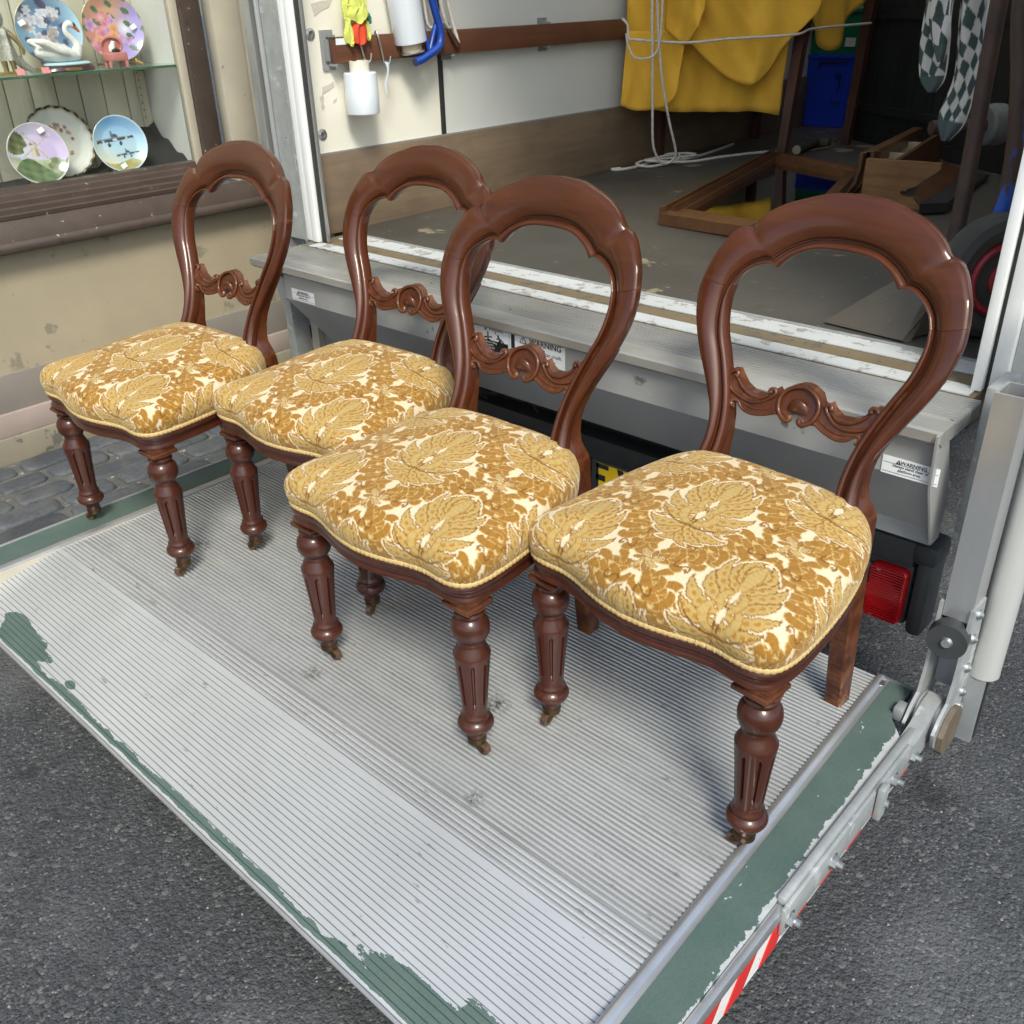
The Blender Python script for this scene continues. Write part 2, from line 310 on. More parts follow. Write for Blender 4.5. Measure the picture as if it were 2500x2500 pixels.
def m_green(name, edge=False, front=False):
    t = NT(name); p = t.pos(True); n = t.noise(t.pos(True, (.4, 1, 1)) if front else p, 34, 5, .7); base = t.mix(t.ramp(t.noise(p, 9, 3), .3, .7), (.066, .102, .09), (.088, .122, .108)); grit = t.noise(p, 400, 2, .7)
    base = t.mix(t.math('MULTIPLY', t.ramp(grit, .45, .7), .45), base, (.035, .055, .05))
    alu = t.mix(t.ramp(t.noise(p, 40, 3), .3, .7), (.44, .45, .46), (.37, .38, .39))
    sep = t.n('SeparateXYZ'); t.l(t.n('NewGeometry').outputs['Position'], sep.inputs[0]); X, Y = sep.outputs[0], sep.outputs[1]
    j = t.math('MULTIPLY', t.math('SUBTRACT', n, .5), .035)
    if front:
        # remains of the green paint along the nose of the ramp
        band = t.math('LESS_THAN', t.math('ADD', Y, j), .486)
        def blob(cx, cy, rx, ry):
            a = t.math('POWER', t.math('DIVIDE', t.math('SUBTRACT', X, cx), rx), 2); b = t.math('POWER', t.math('DIVIDE', t.math('SUBTRACT', Y, cy), ry), 2)
            return t.math('LESS_THAN', t.math('ADD', t.math('ADD', a, b), t.math('MULTIPLY', t.math('SUBTRACT', n, .5), 2.6)), 1.)
        m = band
        for q in ((-.66, .498, .13, .030), (-.52, .512, .14, .046), (-1.98, .505, .11, .028), (-2.06, .52, .05, .022), (-1.75, .498, .02, .008)): m = t.math('MAXIMUM', m, blob(*q))
        nose = t.math('LESS_THAN', t.math('ADD', Y, t.math('MULTIPLY', j, .3)), .471); m = t.math('MULTIPLY', m, t.math('SUBTRACT', 1., nose))
        s2 = t.noise(t.pos(True, (.35, 1, 1)), 70, 4, .65); dirt = t.ramp(s2, .66, .7)
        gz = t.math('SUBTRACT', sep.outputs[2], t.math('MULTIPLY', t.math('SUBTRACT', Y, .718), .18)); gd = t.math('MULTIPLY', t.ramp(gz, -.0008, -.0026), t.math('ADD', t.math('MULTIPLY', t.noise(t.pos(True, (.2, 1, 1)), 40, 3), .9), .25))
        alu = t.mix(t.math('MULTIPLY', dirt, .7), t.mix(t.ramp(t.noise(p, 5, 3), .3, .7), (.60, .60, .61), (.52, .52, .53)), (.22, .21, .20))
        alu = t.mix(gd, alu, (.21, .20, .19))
        c = t.mix(m, alu, base); t.color(c); t.l(t.math('MULTIPLY', t.math('SUBTRACT', 1., m), .5), t.b.inputs['Metallic'])
        t.l(t.math('ADD', t.math('MULTIPLY', m, .3), .36), t.b.inputs['Roughness'])
    else:
        # chips along the outer edge, a few scuffs elsewhere
        if edge:
            a = t.math('GREATER_THAN', t.math('ADD', X, t.math('MULTIPLY', j, 1.)), t.math('SUBTRACT', -.374, t.math('MULTIPLY', t.math('SUBTRACT', Y, .7), .026))); chips = t.ramp(t.noise(t.pos(True, (1, .5, 1)), 38, 4, .6), .668, .673); m = t.math('MAXIMUM', a, chips)
        else: m = t.ramp(t.noise(p, 38, 4, .6), .73, .735)
        c = t.mix(m, base, alu); t.color(c); t.set(.62, 0, .4)
    t.bump(t.math('ADD', t.math('MULTIPLY', grit, .5), m), .35, .001); return t.m
GREEN_E = m_green('green_antislip', True); GREEN_L = m_green('green_antislip_plain'); RAMPM = m_green('ramp_aluminium', front=True)
def m_stripe(name, c, c2):
    t = NT(name); p = t.pos(True); n = t.noise(p, 26, 5, .7); w = t.ramp(n, .56, .585)
    col = t.mix(w, t.mix(t.ramp(t.noise(p, 6, 3), .3, .7), c, tuple(q*.85 for q in c)), c2); t.color(col); t.set(.55); t.bump(t.math('SUBTRACT', 1., w), .3, .001); return t.m
STRIPEW = m_stripe('worn_white_line', (.50, .51, .52), (.27, .26, .245)); STRIPEY = m_stripe('worn_ochre_line', (.165, .125, .072), (.085, .08, .074))
# ------------------------------------------------------------------ the setting
def struct(name, mb, m, smooth=30):
    o = mb.build(name, m, None, smooth); o['kind'] = 'structure'; return o
RZ = -.2
struct('road', MB().add([(-120, -120, RZ), (120, -120, RZ), (120, 120, RZ), (-120, 120, RZ)], [(0, 1, 2, 3)]), ASPH)
pv = struct('pavement', MB().box(-3.36, -2.47, -2.5, 6, RZ-.05, RZ+.006), MORTAR)
pv['wbase'] = [0, 0, 0]
y_rows = np.arange(-3.30, -2.49, .118)
for i, x0 in enumerate(y_rows):
    y = -.4+random.uniform(0, .2)
    while y < 2.6:
        L = random.uniform(.17, .30); w = .106+random.uniform(-.012, .006)
        cx, cy = x0+.055+random.uniform(-.006, .006), y+L/2
        if -.2 < y < 2.5:
            mb = MB(); rings = []; h = RZ+.012+random.uniform(0, .01)
            shape = []
            for k in range(14):
                a = 2*PI*k/14; ca, sa = math.cos(a), math.sin(a); e = .42
                shape.append((abs(ca)**e*math.copysign(1, ca)*(1+random.uniform(-.07, .05)), abs(sa)**e*math.copysign(1, sa)*(1+random.uniform(-.07, .05))))
            for sc, z in ((1., RZ-.02), (1., h-.009), (.93, h-.002), (.8, h+.001), (.4, h+.002+random.uniform(-.002, .002))):
                rings.append([(cx+px*w/2*sc*.97, cy+py*(L-.016)/2*(1-(1-sc)*.5), z) for px, py in shape])
            mb.loft(rings); mb.build('sett', SETT, pv, 50)
        y += L
# fallen leaf and bits on the road
def leaf(x, y, L, rot, name, label, col):
    mb = MB(); c, s = math.cos(rot), math.sin(rot); top = []
    for i in range(7):
        t = i/6; w = .16*L*math.sin(PI*t)**.8+.0004
        for q in (-1, 0, 1):
            px, py = (t-.5)*L, q*w; top.append((x+px*c-py*s, y+px*s+py*c, RZ+.004+.004*abs(q)+.003*math.sin(t*4)))
    fs = [(i*3+j, i*3+j+1, (i+1)*3+j+1, (i+1)*3+j) for i in range(6) for j in range(2)]
    tag(mb.add(top, fs).build(name, col, None), label, 'leaf')
LEAFM = mat('dry_leaf', (.50, .40, .20), (.40, .30, .14), 40, .7)
leaf(-.105, .918, .036, .4, 'fallen_leaf', 'small dry yellow leaf lying alone on the open tarmac right of the hazard stripe', LEAFM)
gv = MB()
for k in range(900):
    if k < 420: x, y = random.uniform(-2.6, -.6), random.uniform(-.25, .6)
    else: x, y = random.uniform(-.34, .7), random.uniform(.3, 3.2)
    r = random.choice((.0016, .002, .0026, .0035)); ps = []
    for d in ((1, 0, 0), (0, 1, 0), (-1, 0, 0), (0, -1, 0), (0, 0, .8), (0, 0, -.5)):
        ps.append((x+d[0]*r*random.uniform(.7, 1.2), y+d[1]*r*random.uniform(.7, 1.2), RZ+.001+d[2]*r+r*.3))
    gv.add(ps, [(0, 1, 4), (1, 2, 4), (2, 3, 4), (3, 0, 4), (1, 0, 5), (2, 1, 5), (3, 2, 5), (0, 3, 5)])
gr = gv.build('loose_grit', mat('grit_stone', (.26, .255, .245), (.10, .10, .10), 300, .8, world=True), None, 0); gr['kind'] = 'stuff'

# ------------------------------------------------------------------ shop front
FX = -3.355
shop = thing('shop_building', 'beige rendered shop front with brown framed window full of china plates', 'shop', (FX, 1.5, RZ))
def part(mb, name, m, parent, smooth=30, label=None): return mb.build(name, m, parent, smooth, label)
part(MB().box(FX-.3, FX, -3, 7, .105, .50), 'wall', BEIGEW, shop)
part(MB().box(FX-.3, FX+.006, -3, 7, -.024, .105, .002), 'dado_band', DADOG, shop, label='taupe painted band low on the wall')
part(MB().box(FX-.3, FX+.022, -3, 7, -.104, -.024, .004), 'dado_band', DADOP, shop, label='worn pinkish plinth course')
part(MB().box(FX-.3, FX+.034, -3, 7, RZ-.02, -.104, .006), 'plinth', DADOB, shop)
part(MB().box(FX-.3, FX, 2.23, 7, .50, 4.4), 'wall_panel', BEIGEW, shop)
part(MB().box(FX-.3, FX, -3, 2.23, 2.6, 4.4), 'fascia', BROWNP, shop)
part(MB().box(FX-.05, FX+.012, 2.075, 2.19, .56, 2.6, .004), 'pilaster', PELMETC, shop)
part(MB().box(FX-.05, FX+.004, 2.19, 2.23, .56, 2.6, .002), 'pilaster_trim', PELMETC, shop)
part(MB().box(FX-.30, FX+.0, -3, -.9, .55, 2.6), 'wall_end', BEIGEW, shop)
win = MB().box(FX-.055, FX+.004, 1.958, 2.038, .62, 2.6, .004); wframe = part(win, 'window_frame', BROWNP, shop)
b = MB().box(FX-.045, FX-.012, 1.927, 1.957, .66, 2.6, .003); part(b, 'bead', PELMETC, wframe)
# sill: deep slab with rounded nose, over it stepped mouldings
prof = [(FX-.06, .50), (FX+.052, .50), (FX+.066, .507), (FX+.07, .518), (FX+.066, .53), (FX+.058, .536), (FX+.05, .575), (FX+.036, .592), (FX+.034, .598), (FX-.06, .602)]
part(MB().loft([[(a, y, z) for a, z in prof] for y in (-1, 2.21)]), 'window_sill', BROWNP, shop, 40)
prof = [(FX-.06, .60), (FX+.028, .60), (FX+.03, .612), (FX+.022, .616), (FX+.022, .630), (FX+.010, .635), (FX+.010, .65), (FX-.002, .654), (FX-.004, .668), (FX-.018, .672), (FX-.02, .684), (FX-.06, .686)]
part(MB().loft([[(a, y, z) for a, z in prof] for y in (-1, 1.958)]), 'sill_moulding', BROWNP, shop, 40)
part(MB().box(FX-.024, FX-.020, -1, 1.93, .675, 2.6), 'window_pane', GLASS, shop, 0)
part(MB().box(FX-.36, FX-.05, -1, 1.97, .63, .665), 'display_floor', BLACKC, shop)
part(MB().box(FX-.36, FX-.045, 1.952, 1.975, .66, 2.6), 'window_reveal', WHITEW, shop)
ys = [-.5+.0875*i for i in range(28)]
for i, y in enumerate(ys):
    part(MB().box(FX-.34, FX-.316+random.uniform(0, .003), y+.0022, y+.0853, .64, 2.6, .0025), 'wall_board', BOARDW, shop)
part(MB().box(FX-.36, FX-.338, -1, 1.98, .64, 2.6), 'board_backing', DARK, shop)
part(MB().box(FX-.36, FX, -1, 2.2, 2.55, 2.62), 'window_head', WHITEW, shop)
st = MB().box(FX-.312, FX-.306, 1.905, 1.923, .79, 2.6, .001); sp = part(st, 'shelf_upright', PELMETC, shop)
hb = MB()
for k in range(17): hb.box(FX-.3058, FX-.3052, 1.912, 1.916, .82+.026*k, .8255+.026*k)
part(hb, 'slot_holes', DARK, sp, 0)
# crumpled black cloth in the corner of the window
def cl(s, t):
    y = 1.2+s*.75; x = FX-.05-.27*t; z = .667+.004*math.sin(y*31+t*9)+(.006*math.sin(t*20+s*14))
    k = max(0, 1-((1.95-y)/.27)**2)*t**1.6; return (x, y, z+.135*k+.010*k*math.sin(s*40+t*17))
part(MB().grid(cl, 50, 20), 'display_cloth', BLACKC, shop, 60)
# glass shelf (part of the window fittings)
shf = part(MB().box(FX-.31, FX-.036, -.9, 1.948, 1.003, 1.011), 'glass_shelf', SHELFG, shop, 0)
part(MB().box(FX-.0358, FX-.033, -.9, 1.948, 1.003, 1.011), 'shelf_edge', SHELFE, shf, 0)
part(MB().box(FX-.30, FX-.27, 1.915, 1.925, .985, 1.002), 'shelf_clip', DARK, shop, 0)

# painted china on easels -------------------------------------------------
def plate_mesh(R, paint, scallop=0, nr=34, na=120):
    vs, cs, fs = [], [], []
    for i in range(nr+1):
        r = i/nr
        for k in range(na):
            a = 2*PI*k/na; rr = r*R*(1+(scallop*abs(math.sin(a*9)) if r > .8 else 0)); h = .0 if r < .62 else .016*((r-.62)/.38)**1.3
            vs.append((rr*math.cos(a), rr*math.sin(a), h)); cs.append(paint(r*math.cos(a), r*math.sin(a), r, a))
    for i in range(nr):
        for k in range(na): fs.append((i*na+k, (i+1)*na+k, (i+1)*na+(k+1) % na, i*na+(k+1) % na))
    n0 = len(vs)
    for i in range(2):
        for k in range(na):
            a = 2*PI*k/na; rr = R*(1., .6)[i]; vs.append((rr*math.cos(a), rr*math.sin(a), (.012, -.006)[i])); cs.append((.7, .69, .66))
    for k in range(na):
        a, b = nr*na+k, nr*na+(k+1) % na; fs.append((a, n0+k, n0+(k+1) % na, b)); fs.append((n0+k, n0+na+k, n0+na+(k+1) % na, n0+(k+1) % na))
    fs.append(tuple(n0+na+k for k in range(na))[::-1])
    me = bpy.data.meshes.new('plate'); me.from_pydata(vs, [], fs)
    at = me.color_attributes.new('Col', 'FLOAT_COLOR', 'POINT'); at.data.foreach_set('color', np.c_[np.array(cs), np.ones(len(cs))].ravel())
    me.polygons.foreach_set('use_smooth', [True]*len(me.polygons)); me.materials.append(PRINT); return me
def nz(x, y, s, k=0): return .5+.25*math.sin(x*s+k)+.25*math.sin(y*s*1.3+1.7*k+x*s*.6)
def lerp(a, b, t): t = min(max(t, 0), 1); return tuple(p+(q-p)*t for p, q in zip(a, b))
def flowers(pts, x, y, base, cols):
    c = base
    for i, (fx, fy, fr) in enumerate(pts):
        d = math.hypot(x-fx, y-fy); a = math.atan2(y-fy, x-fx)
        if d < fr*(.82+.18*math.sin(5*a+i)): c = lerp(cols[i % len(cols)][1], cols[i % len(cols)][0], d/fr*1.2)
    return c
r1 = random.Random(3); FL1 = [(r1.uniform(-.75, .35), r1.uniform(-.55, .62), r1.uniform(.10, .19)) for _ in range(26)]
FL2 = [(r1.uniform(-.72, .5), r1.uniform(-.7, .75), r1.uniform(.13, .24)) for _ in range(24)]
FL3 = [(.42*math.cos(a)+r1.uniform(-.08, .08), .46*math.sin(a)+r1.uniform(-.08, .08), r1.uniform(.05, .1)) for a in np.linspace(.3, 5.6, 30)]
def p_blue(x, y, r, a):
    if r > .975: return (.5, .38, .14)
    b = lerp((.20, .34, .46), (.10, .16, .30), nz(x, y, 3)); b = lerp(b, (.36, .55, .72), (x+y*.3-.35)*1.5)
    if nz(x, y, 11, 2) > .66 and x < .5: b = (.09, .08, .16)
    return flowers(FL1, x, y, b, [((.55, .56, .62), (.34, .30, .36)), ((.62, .64, .68), (.45, .42, .52)), ((.40, .36, .33), (.25, .2, .2))])
def p_pink(x, y, r, a):
    if r > .975: return (.5, .38, .14)
    b = lerp((.52, .22, .20), (.50, .38, .20), nz(x, y, 4)*(y+.3)); b = lerp(b, (.34, .28, .60), 1.4*(x+.15-y*.5)); dd = math.hypot(x-.42, y+.02)
    b = lerp((.75, .75, .85), b, dd*3)
    if nz(x, y, 13, 1) > .74: b = (.10, .16, .10)
    return flowers(FL2, x, y, b, [((.60, .30, .40), (.40, .10, .22)), ((.55, .36, .58), (.34, .16, .40)), ((.66, .38, .20), (.5, .2, .1)), ((.5, .16, .2), (.6, .4, .4))]) if math.hypot(x-.45, y) > .3 else b
def p_mill(x, y, r, a):
    if r > .965: return (.55, .50, .52)
    sky = lerp((.60, .55, .62), (.52, .42, .66), nz(x, y, 3)+x*.3); sky = lerp(sky, (.40, .50, .70), -x*.4+.1)
    c = sky
    if y < -.18-.5*x*.4: c = lerp((.50, .50, .40), (.30, .36, .20), nz(x, y, 9))
    if -.62 < x+.5*y*0 and abs(x+.45-.55*(-(y+.1))) < .14 and y < -.02: c = lerp((.26, .32, .46), (.48, .54, .64), nz(x, y, 12))
    if y < -.34-.25*math.sin(4*x): c = lerp((.06, .10, .04), (.14, .19, .08), nz(x, y, 17))
    if math.hypot(x+.62, y-.42) < .34+.05*math.sin(9*a): c = lerp((.07, .10, .04), (.20, .20, .10), nz(x, y, 19))
    if math.hypot(x-.52, y+.42) < .25+.04*math.sin(11*a): c = lerp((.12, .16, .08), (.24, .27, .15), nz(x, y, 19))
    if abs(x+.05) < .11-.12*(y-.05) and -.08 < y < .36: c = (.56, .50, .36) if x < -.04 else (.36, .25, .17)
    if abs(x+.06) < .16 and .30 < y < .44 and abs(x+.06) < .16-(y-.30): c = (.30, .16, .10)
    for an in (.55, 2.15, 3.7, 5.3):
        ux, uy = math.cos(an), math.sin(an); s = (x-.02)*ux+(y-.25)*uy; d = abs(-(x-.02)*uy+(y-.25)*ux)
        if .02 < s < .62 and d < .035: c = (.42, .36, .34) if d < .012 or int(s*24) % 2 else (.62, .56, .58)
    return c
def plane_at(x, y, cx, cy, s, c):
    X, Y = (x-cx)/s, (y-cy)/s; Y -= .05*X
    body = abs(Y) < .10*(1-abs(X+.1)**2*.75) and -1 < X < .85; wing = abs(Y+.02-.03*X) < .055 and -1.0 < X < 1.0
    if wing: return (.05, .06, .09) if int(abs(X)*9) % 5 else (.5, .55, .6)
    if body: return lerp((.06, .07, .10), (.22, .25, .30), Y*5+.4)
    if abs(X+.12) < .05 and .05 < Y < .42: return (.10, .12, .16)
    if math.hypot(X-.02, Y-.12) < .15: return (.07, .08, .12)
    for wx in (-.35, .25):
        if math.hypot((X-wx)/.8, Y+.24) < .10: return (.05, .06, .09)
        if abs(X-wx) < .025 and -.24 < Y < 0: return (.10, .12, .15)
    return c
def p_plane(x, y, r, a):
    if r > .97: return (.50, .60, .70)
    c = lerp((.42, .60, .74), (.16, .36, .66), (y+.1)*1.1); c = lerp(c, (.66, .62, .44), max(0, -y*1.2-x*.8-.25)); c = lerp(c, (.55, .62, .66), .25*nz(x, y, 5))
    if y < -.62+.06*math.sin(5*x): c = lerp((.20, .24, .09), (.44, .34, .14), nz(x, y, 9))
    c = plane_at(x, y, -.12, .18, .72, c); return plane_at(x, y, .22, -.36, .44, c)
def p_scal(x, y, r, a):
    if r > .93: return (.02, .022, .02) if math.sin(a*22) < .55 else (.30, .20, .06)
    if r > .88: return (.58, .55, .48)
    return flowers(FL3, x, y, (.66, .66, .62), [((.46, .20, .14), (.25, .06, .05)), ((.40, .34, .20), (.26, .2, .1)), ((.58, .46, .34), (.34, .12, .1)), ((.22, .26, .38), (.4, .1, .08))])
def plate(name, label, cx, cy, zbase, R, paint, tilt, yaw, scallop=0, tagpos=None, easel=True):
    t = thing(name, label, 'plate', (cx, cy, zbase), 'plates in the shop window', local=True)
    lift = .012 if easel else .0
    M = Matrix.Translation((0, 0, R*math.cos(tilt)+lift)) @ Matrix.Rotation(yaw, 4, 'Z') @ Matrix.Rotation(PI/2-tilt, 4, 'Y') @ Matrix.Rotation(PI/2, 4, 'Z')
    me = plate_mesh(R, paint, scallop); me.transform(M); link('dish', me, None, t)
    if tagpos:
        mb = MB().box(-.011, .011, -.008, .008, .013, .0136); tm = mb.mesh('price_tag', 0); tm.transform(M @ Matrix.Translation((tagpos[0]*R, tagpos[1]*R, 0)) @ Matrix.Rotation(.4, 4, 'Z')); link('price_tag', tm, PAPER, t)
    if easel:
        for s in (-1, 1):
            mb = MB(); Rz = Matrix.Rotation(yaw, 4, 'Z')
            pts = [Rz @ Vector(q) for q in ((.052, s*R*.62, .003), (.030, s*R*.50, .012), (-.004, s*R*.42, R*.55), (-.03, s*R*.2, R*1.2))]
            pts2 = [Rz @ Vector(q) for q in ((.026, s*R*.50, .006), (-.07, s*R*.45, .004))]
            mb.tube(pts, .0042, 6); mb.tube(pts2, .0035, 6); mb.build('easel_leg', EASEL, t)
    return t
plate('china_plate', 'round plate painted with a windmill under a lilac sky, front left on the window floor', -3.455, 1.395, .662, .098, p_mill, .24, -.10, 0, (.3, .72))
plate('china_plate', 'white plate with scalloped black rim and flower wreath behind the windmill plate', -3.56, 1.52, .668, .118, p_scal, .2, -.05, .035, None, False)
plate('china_plate', 'round plate painted with two grey propeller aircraft in a blue sky', -3.46, 1.69, .662, .095, p_plane, .22, -.12, 0, (-.1, -.78))
plate('china_plate', 'large blue plate painted with white orchids behind the swan on the glass shelf', -3.56, 1.575, 1.012, .108, p_blue, .17, -.12, 0, (-.75, .25))
plate('china_plate', 'large pink and violet plate painted with pansies at the right end of the glass shelf', -3.565, 1.805, 1.012, .108, p_pink, .17, -.12, 0, (.66, .0))
# swan on its plinth
sw = thing('swan_ornament', 'white porcelain swan with orange beak on a dark oval base on the glass shelf', 'ornament', (-3.45, 1.555, 1.012))
def P3(y, z, x=-3.45): return (x, y, z)
body = MB(); rings = []
for i in range(15):
    t = i/14; y = 1.468+t*.152; hw = .036*math.sin(PI*min(1, .04+t*.97))**.6; zc = 1.052+.024*(1-t)**2*.8+(.010*math.sin(PI*t)); hh = .030*math.sin(PI*min(1, .05+t*.95))**.7
    rings.append([(-3.45+hw*math.cos(2*PI*k/18), y, zc+hh*math.sin(2*PI*k/18)+(.004*math.sin(k*2.1+i*1.3) if math.sin(2*PI*k/18) > .1 and t < .7 else 0)) for k in range(18)])
body.loft(rings); part(body, 'body', PORC, sw, 60)
for s in (-1, 1):
    for q in range(5):
        wm = MB(); pts = [P3(1.565-q*.012, 1.062+q*.008, -3.45+s*.033), P3(1.525-q*.012, 1.080+q*.006, -3.45+s*.036), P3(1.485-q*.006, 1.088+q*.004, -3.45+s*.024)]
        wm.tube(catmull(pts, 9), [.005, .010, .012, .012, .011, .010, .008, .006, .002], 8); part(wm, 'wing_feather', PORC, sw, 60)
nk = catmull([P3(1.600, 1.058), P3(1.613, 1.085), P3(1.600, 1.108), P3(1.584, 1.126), P3(1.584, 1.143), P3(1.596, 1.152), P3(1.610, 1.146)], 24)
part(MB().tube(nk, np.interp(np.linspace(0, 1, 24), [0, .15, .4, .8, .92, 1], [.020, .016, .0095, .0085, .0115, .008]), 12), 'neck', PORC, sw, 60)
part(MB().tube(catmull([P3(1.610, 1.147), P3(1.618, 1.140), P3(1.630, 1.126)], 8), [.0082, .0075, .007, .0062, .0055, .005, .004, .002], 10), 'beak', mat('orange_beak', (.62, .22, .02), (.5, .16, .02), 30, .4), sw, 60)
part(MB().tube(catmull([P3(1.603, 1.152), P3(1.612, 1.148), P3(1.618, 1.142)], 6), [.002, .006, .0085, .0085, .007, .005], 10), 'face_mask', INK, sw, 60)
def ovl(rx, ry, z, c=(-3.45, 1.565)): return [(c[0]+rx*math.cos(2*PI*k/30), c[1]+ry*math.sin(2*PI*k/30), z) for k in range(30)]
part(MB().loft([ovl(.044, .088, 1.012), ovl(.046, .092, 1.016), ovl(.042, .086, 1.027), ovl(.038, .078, 1.031)]), 'base', mat('plum_base', (.055, .014, .018), (.04, .01, .014), 20, .25, coat=.4), sw, 40)
part(MB().loft([ovl(.040, .080, 1.031), ovl(.041, .082, 1.034), ovl(.034, .07, 1.040)]), 'water', mat('pale_blue_glaze', (.34, .55, .64), (.50, .62, .68), 40, .25), sw, 40)
part(MB().box(-3.408, -3.402, 1.535, 1.590, 1.015, 1.024, .001), 'name_plate', GOLD, sw)
# pink cat-in-chair ornament
pk = thing('cat_ornament', 'small pink seat ornament with a black and white cat, in front of the pansy plate', 'ornament', (-3.44, 1.73, 1.012))
pkm = mat('pink_glaze', (.55, .22, .20), (.48, .17, .16), 30, .4)
part(MB().box(-3.462, -3.418, 1.695, 1.768, 1.034, 1.060, .004), 'seat', pkm, pk)
for s in (1.698, 1.757):
    for xx in (-3.460, -3.428): part(MB().box(xx, xx+.008, s, s+.010, 1.0125, 1.036, .002), 'leg', pkm, pk)
bk = MB(); bk.loft([[(x, 1.731+.038*math.cos(2*PI*k/8+PI/8), 1.080+.027*math.sin(2*PI*k/8+PI/8)) for k in range(8)] for x in (-3.468, -3.456)]); part(bk, 'back', pkm, pk)
for k in range(8):
    a0, a1 = 2*PI*k/8+PI/8, 2*PI*(k+1)/8+PI/8; part(MB().tube([(-3.452, 1.731+.038*math.cos(a), 1.080+.027*math.sin(a)) for a in (a0, (a0+a1)/2, a1)], .0045, 6), 'rim', pkm, pk)
part(MB().tube([(-3.446, 1.727, 1.062), (-3.445, 1.729, 1.074), (-3.444, 1.733, 1.083), (-3.44, 1.735, 1.094)], [.010, .012, .009, .006], 10), 'cat', PORC, pk, 60)
part(MB().tube([(-3.434, 1.722, 1.063), (-3.433, 1.736, 1.065), (-3.434, 1.748, 1.064)], [.006, .008, .005], 8), 'cat_back', INK, pk, 60)
# gilt figurine at the left edge and price cards
fg = thing('figurine', 'gold and silver robed figurine standing at the left edge of the glass shelf', 'ornament', (-3.455, 1.375, 1.012))
part(MB().lathe([(.034, 1.012), (.036, 1.018), (.030, 1.022)], 20, Matrix.Translation((-3.455, 1.375, 0))), 'base', GOLD, fg)
for s in (-.014, .012): part(MB().tube([(-3.452, 1.378+s, 1.020), (-3.452, 1.377+s, 1.045), (-3.455, 1.375+s, 1.075)], [.007, .009, .011], 10), 'leg', GOLD, fg, 60)
part(MB().lathe([(.034, 1.055), (.031, 1.075), (.026, 1.10), (.022, 1.125), (.024, 1.142), (.012, 1.152)], 20, Matrix.Translation((-3.455, 1.375, 0)), lambda a, z: .003*math.sin(a*7)), 'robe', SILVG, fg, 60)
part(MB().lathe([(.004, 1.150), (.014, 1.156), (.0185, 1.172), (.017, 1.188), (.008, 1.198)], 18, Matrix.Translation((-3.455, 1.374, 0))), 'head', SILVG, fg, 60)
part(MB().tube(catmull([(-3.45, 1.392, 1.138), (-3.44, 1.412, 1.112), (-3.435, 1.425, 1.085), (-3.44, 1.424, 1.07)], 12), [.009, .009, .0085, .008, .0075, .007, .0065, .006, .006, .0055, .005, .003], 10), 'arm', GOLD, fg, 60)
part(MB().tube([(-3.44, 1.40, 1.06), (-3.438, 1.415, 1.04), (-3.43, 1.44, 1.020), (-3.43, 1.45, 1.018)], [.016, .013, .008, .003], 10), 'train', SILVG, fg, 60)
for (cy, lab) in ((1.392, 'small pink price card beside the gilt figurine'), (1.474, 'small pink price card left of the swan base')):
    o = MB().loft([[(-3.415, cy-.014, 1.012), (-3.415, cy+.014, 1.012), (-3.414, cy+.014, 1.0128), (-3.414, cy-.014, 1.0128)], [(-3.425, cy-.012, 1.030), (-3.425, cy+.014, 1.030), (-3.4245, cy+.014, 1.0302), (-3.4245, cy-.012, 1.0302)]]).build('price_card', PINKC, None, 0)
    tag(o, lab, 'price card')
o = MB().box(-3.42, -3.418, 1.835, 1.852, .668, .6825).build('paper_scrap', PAPER, None, 0); tag(o, 'white paper scrap on the black cloth right of the aircraft plate', 'paper scrap')

# ------------------------------------------------------------------ the van
van = thing('box_van', 'white box van with open rear, plywood kick boards and grey skirt', 'van', (-1.45, 3.3, RZ))
YP = 1.755
ZF = .55
WL = -2.485
# load floor and painted threshold lines
part(MB().box(-2.56, -.40, 1.888, 5.4, ZF-.06, ZF), 'load_floor', FLOORM, van, 0)
part(MB().box(-2.44, -.46, 1.692, 1.887, ZF-.06, ZF-.001), 'threshold', STRIPEY, van, 0)
part(MB().box(-2.40, -.47, 1.695, 1.744, ZF, ZF+.0025), 'white_line', STRIPEW, van, 0)
part(MB().box(-2.40, -.47, 1.806, 1.873, ZF, ZF+.0025), 'white_line', STRIPEW, van, 0)
part(MB().box(-2.44, -.46, 1.874, 1.887, ZF-.06, ZF+.0035), 'threshold_trim', GALV, van, 0)
# ribbed sill
sill = MB(); pr = [(1.690, ZF-.03)]
y = 1.690
while y > 1.572:
    pr += [(y, ZF-.006), (y-.001, ZF-.0006), (y-.0025, ZF), (y-.0050, ZF), (y-.0062, ZF-.006)]; y -= .0119
pr += [(1.566, ZF-.001), (1.514, ZF-.001), (1.510, ZF-.005), (1.510, ZF-.022), (1.52, ZF-.03)]
sill.loft([[(x, a, z) for a, z in pr[::-1]] for x in (-2.44, -.445)]); part(sill, 'sill_plate', ALU2, van, 20)
